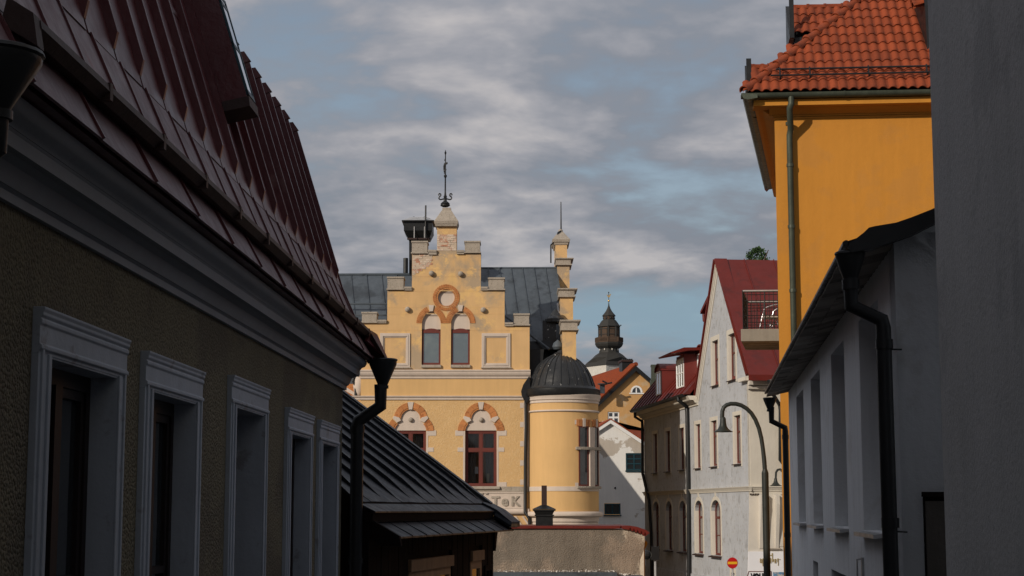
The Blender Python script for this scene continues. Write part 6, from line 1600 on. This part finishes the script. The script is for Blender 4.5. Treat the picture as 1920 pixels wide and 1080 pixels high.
for p0, p1 in ((gp0, (gr0[0] + 0.3, gr0[1] - 0.2)), (gp0, (gl0[0] - 0.3, gl0[1] - 0.2))):
    d_ = Vector((p1[0] - p0[0], p1[1] - p0[1]))
    MB().out([(p0[0], p0[1] + 0.10), (p1[0], p1[1] + 0.10), (p1[0], p1[1] - 0.08), (p0[0], p0[1] - 0.08)], -0.18, 0.0).build('verge_board', 'white_paint', PH)
    MB().out([(p0[0], p0[1] + 0.16), (p1[0], p1[1] + 0.16), (p1[0], p1[1] + 0.102), (p0[0], p0[1] + 0.102)], -0.20, 7.0).build('roof', 'tile', PH)
MB().ball((PHp(1153.5, 915)[0], 0, PHp(1153.5, 915)[1]), 0.05, 8).build('wall_fixing', 'black_metal', PH)
# red tiled bits of the roofs between the two houses
FM_ = Frame(0, 86.0, 0)
MR = thing('tiled_lean_to', FM_, 'low red tiled roof with a small stub chimney behind the white peeling house', 'roof', s=4.2)
a = FM_.p(1100, 815); b = FM_.p(1146, 786)
MB().prism([(a[0], 0, a[1]), (FM_.p(1250, 815)[0], 0, a[1] - 0.4), (FM_.p(1250, 815)[0], 2.5, FM_.p(1195, 812, 2.5)[1]), (FM_.p(1150, 812)[0], 2.5, FM_.p(1150, 788, 2.5)[1]), (a[0], 2.5, FM_.p(1120, 796, 2.5)[1])], (0, 0, -0.3)).build('roof', 'tile', MR)
MB().box(FM_.p(1131.5, 790)[0], FM_.p(1134.5, 790)[0], 1.5, 1.7, FM_.p(1133, 798)[1], FM_.p(1133, 786)[1]).build('stub_chimney', 'old_brick', MR)
MB().box(a[0], FM_.p(1250, 815)[0], 0.1, 2.4, groundz(86), a[1] - 0.5).build('wall', 'ochre', MR)

FQ = Frame(0, 95.0, 6.0)
OQ = thing('ochre_gable_house', FQ, 'ochre gabled house with red pantile roof, lunette and black verge boards, below the church tower', 'house', s=7.0)
def Q(u, v, t=0.0): return FQ.p(u, v, t)
ga = Q(1191.5, 692); gll = Q(1118, 762); grr = Q(1262, 755)
hol = [rect(Q(1139.5, 795)[0], Q(1161.5, 772)[0], Q(1150, 795)[1], Q(1150, 772)[1]), archpts(Q(1184.5, 737)[0], Q(1202.5, 737)[0], Q(1193, 736.5)[1], Q(1193, 725.5)[1], Q(1193, 725.5)[1] - Q(1193, 736)[1])]
MB().wall([(gll[0], groundz(95)), (grr[0], groundz(95)), grr, ga, gll], hol, 0, 0.25, 0.5).build('wall', 'ochre', OQ)
r_ = hol[0]
window(OQ, r_[0][0] + .01, r_[1][0] - .01, r_[0][1], r_[2][1], 0.05, 'white_paint', 'glass_dark', 0.07, 2, (0.55,), 0.06, bar=0.10)
r_ = hol[1]
lx0, lx1, lz0, lz1 = r_[0][0], r_[1][0], r_[0][1], max(p_[1] for p_ in r_)
m = MB().out([(x_, z_) for x_, z_ in archpts(lx0 - 0.07, lx1 + 0.07, lz0 - 0.05, lz1 + 0.08, lz1 - lz0 + 0.05)[2:]] + [(x_, z_) for x_, z_ in archpts(lx0 + .02, lx1 - .02, lz0, lz1 - 0.02, lz1 - lz0 - 0.03)[2:]][::-1], -0.02, 0.1)
m.box(lx0 - 0.14, lx1 + 0.14, -0.04, 0.1, lz0 - 0.07, lz0).box((lx0 + lx1) / 2 - .03, (lx0 + lx1) / 2 + .03, 0.03, 0.1, lz0, lz1 - 0.02)
w = m.build('lunette', 'white_paint', OQ)
MB().out(archpts(lx0, lx1, lz0, lz1 - 0.01, lz1 - lz0 - 0.02), 0.09, 0.1).build('pane', 'glass_dark', w)
for p0, p1 in ((ga, (grr[0] + 0.4, grr[1] - 0.3)), (ga, (gll[0] - 0.35, gll[1] - 0.33))):
    MB().out([(p0[0], p0[1] + 0.16), (p1[0], p1[1] + 0.16), (p1[0], p1[1] - 0.10), (p0[0], p0[1] - 0.12)], -0.25, 0.02).build('verge_board', 'black_metal', OQ)
# left tiled slope drawn back; ridge runs back to the left
def Qw(u, v, y):
    d_ = ray(u, v); k = y / d_.y; Pp = d_ * k
    return ((Vector((Pp.x, Pp.y)) - FQ.o).dot(FQ.ex), (Vector((Pp.x, Pp.y)) - FQ.o).dot(FQ.ey), Pp.z)
A = Vector((ga[0], -0.2, ga[1] + 0.10)); B = Vector((gll[0] - 0.3, -0.2, gll[1] - 0.20)); back = Vector(Qw(1100, 717, 107)) - A
Cc = B + back; Dd = A + back
MB().hexa([B, A, Dd, Cc], [B + Vector((0, 0, .08)), A + Vector((0, 0, .08)), Dd + Vector((0, 0, .08)), Cc + Vector((0, 0, .08))]).build('roof', 'tile', OQ)
rt = MB(); nrm = (A - B).cross(back).normalized(); nrm = nrm if nrm.z > 0 else -nrm
ncl = 46
for k in range(ncl):
    f = k / ncl; a_ = A + back * f + nrm * 0.10 + Vector((0, 0, .06)); b_ = B + back * f + nrm * 0.10 + Vector((0, 0, .06))
    rt.tube([b_, a_], 0.10, 6, False)
nrw = 18
rt.build('tile_rolls', 'tile', OQ, stuff=True)
MB().tube([A + Vector((0, 0, .16)), Dd + Vector((0, 0, .16))], 0.13, 8).build('ridge_tiles', 'tile', OQ)
MB().prism([(grr[0], 0.5, grr[1]), (ga[0], 0.5, ga[1]), (ga[0], 0.5, ga[1] - .3), (grr[0], 0.5, grr[1] - .3)], tuple(back)).build('far_roof', 'tile', OQ)
cbx = lambda u0, u1, v0, v1, y, d_, nm, m_: MB().box(Qw(u0, v0, y)[0], Qw(u1, v0, y)[0], Qw(u0, v0, y)[1], Qw(u0, v0, y)[1] + d_, Qw(u0, v1, y)[2], Qw(u0, v0, y)[2]).build(nm, m_, OQ)
cbx(1166.5, 1187, 678, 700, 96.5, 1.0, 'chimney', 'black_metal')
cbx(1165, 1188, 674.5, 678, 96.4, 1.2, 'chimney_rim', 'gutter_rust')
for k in range(5): cbx(1167.5 + k * 4, 1170 + k * 4, 672.6, 675, 96.8, 0.3, 'chimney_cog', 'black_metal')
cbx(1188, 1191.5, 681, 690, 95.6, 0.3, 'ridge_finial', 'black_metal')
# satellite dish cluster low on the slope
d0 = Qw(1130, 721, 94.5)
MB().lathe([(0.30, 0.0), (0.27, -0.05), (0.15, -0.09), (0.01, -0.10)], (d0[0], d0[1], d0[2] + .05), 14).box(d0[0] - 0.15, d0[0] + 0.12, d0[1], d0[1] + .1, d0[2] - 0.5, d0[2]).build('roof_hatch', 'slate_metal', OQ)
d1 = Qw(1136, 719, 94.5)
MB().tube([(d1[0] - .2, d1[1], d1[2] + .15), (d1[0] + .1, d1[1], d1[2]), (d1[0] + .35, d1[1], d1[2] + .05)], 0.05, 6).build('antenna_arm', 'black_metal', OQ)
FK = Frame(0, 84.0, 0)
KC = thing('copper_chimney', FK, 'dark green copper-clad chimney rising behind the red dormers', 'chimney', s=FK.s_of(1229))
for u0, u1, v0, v1 in ((1221, 1236, 683.5, 687), (1222, 1235, 687.1, 712), (1220.5, 1237, 712.1, 760)):
    a = FK.p(u0, v1); b = FK.p(u1, v0)
    MB().box(a[0], b[0], 0, 0.5, a[1], b[1]).build('casing', 'copper', KC)

# ------------------------------------------------------------------ church tower
FC = Frame(0, 260.0, 0)
CT = thing('church_tower', FC, 'distant white church tower with black baroque lantern spire, wooden gallery and golden weathercock', 'church tower', s=FC.s_of(1142))
pxm = 260.0 / 3183.0 * 1.0
tc_x, _ = FC.p(1142, 640)
TZ = lambda v: FC.p(1142, v)[1]
def oct_(prof, nm, m_, n=8, ph=pi / 8 + 0.25, smooth=False, par=None, sc=1.0):
    return MB().lathe([(r_ * pxm * sc, TZ(v)) for v, r_ in prof], (tc_x, 0, 0), n, ph=ph).build(nm, m_, par or CT, smooth=smooth)
a45 = 0.50
w2 = 47 * pxm
MB().lathe([(w2, -7), (w2, TZ(686.2))], (tc_x, 0, 0), 4, ph=-pi / 2 - 0.18).build('shaft', 'tower_stone', CT)
# skirt roof from square to octagon
m = MB(); n = 8
def ringpts(r_, v, sq):
    pts = []
    for k in range(8):
        a = 2 * pi * k / 8 - pi / 2 - 0.18
        rr = r_ if not sq else (r_ if k % 2 == 0 else r_ * 0.7071)
        pts.append((tc_x + rr * pxm * cos(a), rr * pxm * sin(a), TZ(v)))
    return pts
rr_ = [ringpts(49.5, 687.5, True), ringpts(49.0, 686, True), ringpts(43, 680, True), ringpts(33, 672, False), ringpts(26, 665.5, False), ringpts(20.5, 662, False)]
vs = [p_ for R_ in rr_ for p_ in R_]; fs = []
for i in range(len(rr_) - 1):
    for k in range(8): fs.append((i * 8 + k, i * 8 + (k + 1) % 8, (i + 1) * 8 + (k + 1) % 8, (i + 1) * 8 + k))
MB().add(vs, fs).build('skirt_roof', 'tower_roof', CT)
oct_([(663, 19.5), (660, 19), (654.5, 18), (653.5, 20)], 'neck', 'tower_roof')
for k in range(8):
    a = 2 * pi * k / 8 + 0.25
    MB().ball((tc_x + 18.5 * pxm * cos(a), 18.5 * pxm * sin(a), TZ(656.3)), 0.10, 8, 1.6).build('neck_light', 'tower_stone', CT)
oct_([(653.5, 20), (650, 24), (646, 26), (643.5, 26.3), (643, 25.5)], 'gallery_floor', 'tower_roof', sc=1.02)
gal = oct_([(643.0, 25.9), (641.2, 26.1), (641.2, 25.0), (643.0, 25.0)], 'gallery_base', 'tower_wood', sc=1.02)
oct_([(634.6, 25.6), (633.8, 26.2), (633.2, 25.8), (633.6, 25.0)], 'gallery_rail', 'tower_wood', sc=1.02)
m = MB(); npost = 12
for k in range(8):
    a0 = 2 * pi * k / 8 + pi / 8 + 0.25; a1 = a0 + 2 * pi / 8; R_ = 25.8 * pxm
    p0 = Vector((tc_x + R_ * cos(a0), R_ * sin(a0))); p1 = Vector((tc_x + R_ * cos(a1), R_ * sin(a1)))
    for j in range(npost):
        q_ = p0.lerp(p1, j / npost); w_ = 0.10 if j == 0 else 0.045
        m.box(q_.x - w_, q_.x + w_, q_.y - w_, q_.y + w_, TZ(641.5), TZ(634))
m.build('gallery_balusters', 'tower_wood', CT, stuff=True)
bd = oct_([(643.5, 18.5), (614, 18.9), (613.0, 19.8)], 'lantern_stage', 'tower_wood')
for k in range(8):
    a0 = 2 * pi * k / 8 + pi / 8 + 0.25; am = a0 + pi / 8
    R_ = 18.9 * cos(pi / 8) * pxm
    c = Vector((tc_x + R_ * cos(am), R_ * sin(am))); tdir = Vector((-sin(am), cos(am))); nd = Vector((cos(am), sin(am)))
    def pt(x_, z_, o_): q_ = c + tdir * x_ + nd * o_; return (q_.x, q_.y, z_)
    hw_ = 5.0 * pxm; z0_, z1_ = TZ(638), TZ(617.5)
    MB().hexa([pt(-hw_, z0_, 0), pt(hw_, z0_, 0), pt(hw_, z0_, .08), pt(-hw_, z0_, .08)], [pt(-hw_, z1_, 0), pt(hw_, z1_, 0), pt(hw_, z1_, .08), pt(-hw_, z1_, .08)]).build('louvre_shutter', 'tower_wood', bd)
    for zz_ in (z0_, (z0_ + z1_) / 2, z1_):
        MB().hexa([pt(-hw_ * 1.15, zz_ - .05, 0), pt(hw_ * 1.15, zz_ - .05, 0), pt(hw_ * 1.15, zz_ - .05, .15), pt(-hw_ * 1.15, zz_ - .05, .15)], [pt(-hw_ * 1.15, zz_ + .05, 0), pt(hw_ * 1.15, zz_ + .05, 0), pt(hw_ * 1.15, zz_ + .05, .15), pt(-hw_ * 1.15, zz_ + .05, .15)]).build('shutter_rail', 'tower_roof', bd)
    e_ = Vector((tc_x + 19.3 * pxm * cos(a0), 19.3 * pxm * sin(a0)))
    MB().box(e_.x - .12, e_.x + .12, e_.y - .12, e_.y + .12, TZ(643), TZ(614)).build('corner_post', 'tower_roof', bd)
oct_([(614.5, 19.5), (613, 21.6), (611.6, 21.4), (608, 18.6), (604.5, 16.2), (601, 13.5), (599.5, 11.4), (599, 11.2)], 'middle_roof', 'tower_roof')
up_ = oct_([(600, 10.8), (593.2, 11.2), (592.8, 12.2)], 'upper_stage', 'tower_wood')
for k in range(8):
    am = 2 * pi * k / 8 + pi / 4 + 0.25; R_ = 10.7 * cos(pi / 8) * pxm
    MB().ball((tc_x + R_ * cos(am), R_ * sin(am), TZ(596.6)), 0.20, 8, 1.1).build('round_opening', 'ink', up_)
oct_([(593.4, 12.4), (592.2, 12.9), (590.8, 12.0), (587, 8.6), (583, 5.6), (578, 3.0), (573, 1.3), (568, 0.7), (565, 0.5)], 'spire', 'tower_roof')
for u in (1121, 1160.5, 1164):
    a, z_ = FC.p(u, 610); MB().ball((a, 0, z_), 0.11, 8).tube([(a, 0, z_), (tc_x + (a - tc_x) * .8, 0, z_ - 0.2)], 0.03, 5).build('eave_knob', 'tower_roof', CT)
MB().ball((tc_x, 0, TZ(564)), 0.165, 12).build('ball', 'gold', CT, smooth=True)
MB().tube([(tc_x, 0, TZ(567)), (tc_x, 0, TZ(547.5))], 0.045, 8).build('vane_rod', 'tower_roof', CT)
MB().ball((tc_x, 0, TZ(548.3)), 0.10, 10).build('top_ball', 'tower_roof', CT, smooth=True)
ck = [(-3.6, 553.5), (-3.0, 552.2), (-2.2, 552.5), (-1.4, 554.2), (-0.3, 555.0), (1.0, 554.0), (1.6, 552.2), (2.4, 551.0), (3.2, 551.4), (4.2, 552.4), (3.2, 553.0), (3.0, 554.8), (1.9, 556.8), (0.4, 557.8), (-1.2, 557.0), (-2.4, 555.2)]
MB().out([(tc_x + x_ * pxm, TZ(v_)) for x_, v_ in ck], -0.06, 0.06).build('weathercock', 'gold', CT)

# ------------------------------------------------------------------ tree top behind the red roof
FTR = Frame(0, 74.0, 0)
tx = FTR.p(1417, 480)[0]
TRE = thing('garden_tree', FTR, 'dark green tree whose crown just tops the tall red roof', 'tree', s=tx)
tz_ = FTR.p(1417, 470)[1]
MB().tube([(tx, 0, groundz(74)), (tx + .1, 0, tz_ - 4), (tx, 0, tz_ - 0.5)], [0.35, 0.22, 0.06], 10).build('trunk', 'bark', TRE)
br = MB(); tips = []
for k in range(16):
    a = random.uniform(0, 2 * pi); l_ = random.uniform(0.4, 1.0); z0_ = tz_ - random.uniform(1.2, 4.5)
    e_ = Vector((tx + l_ * cos(a), l_ * sin(a), z0_ + random.uniform(.5, 1.6))); br.tube([(tx, 0, z0_), e_], [0.06, 0.02], 5); tips.append(e_)
br.build('branches', 'bark', TRE)
rnd = random.Random(3)
clumps = [((FTR.p(1410, 474)[0], 0.2, tz_ - .15), 0.26), ((FTR.p(1408, 484)[0], 0.2, tz_ - .4), 0.30), ((FTR.p(1414, 469)[0], 0, tz_ - .0), 0.13), ((FTR.p(1426, 473)[0], -.1, tz_ - .12), 0.27), ((FTR.p(1421, 467)[0], -.1, tz_ + .02), 0.16), ((FTR.p(1432, 482)[0], 0, tz_ - .4), 0.28), ((FTR.p(1424, 484)[0], 0, tz_ - .5), 0.3)]
for e_ in tips: clumps.append(((e_.x, e_.y, min(e_.z, tz_ - 1.1)), 0.5))
for k in range(20): clumps.append(((tx + rnd.uniform(-.8, .9), rnd.gauss(0, 1.0), tz_ - 1.3 - abs(rnd.gauss(0, 1.2))), 0.6))
lf = MB()
for c, rad in clumps:
    for _ in range(170 if rad < 0.4 else 60):
        d_ = Vector((rnd.gauss(0, 1), rnd.gauss(0, 1), rnd.gauss(0, 1))).normalized() * rad * rnd.random() ** .4
        p_ = Vector(c) + d_; u_ = Vector((rnd.gauss(0, 1), rnd.gauss(0, 1), rnd.gauss(0, 1))).normalized() * 0.05; v_ = u_.cross(Vector((rnd.gauss(0, 1), rnd.gauss(0, 1), rnd.gauss(0, 1)))).normalized() * 0.032
        lf.add([p_ - u_, p_ + v_, p_ + u_, p_ - v_], [(0, 1, 2, 3)])
lf.build('crown', 'leaf', TRE, stuff=True)
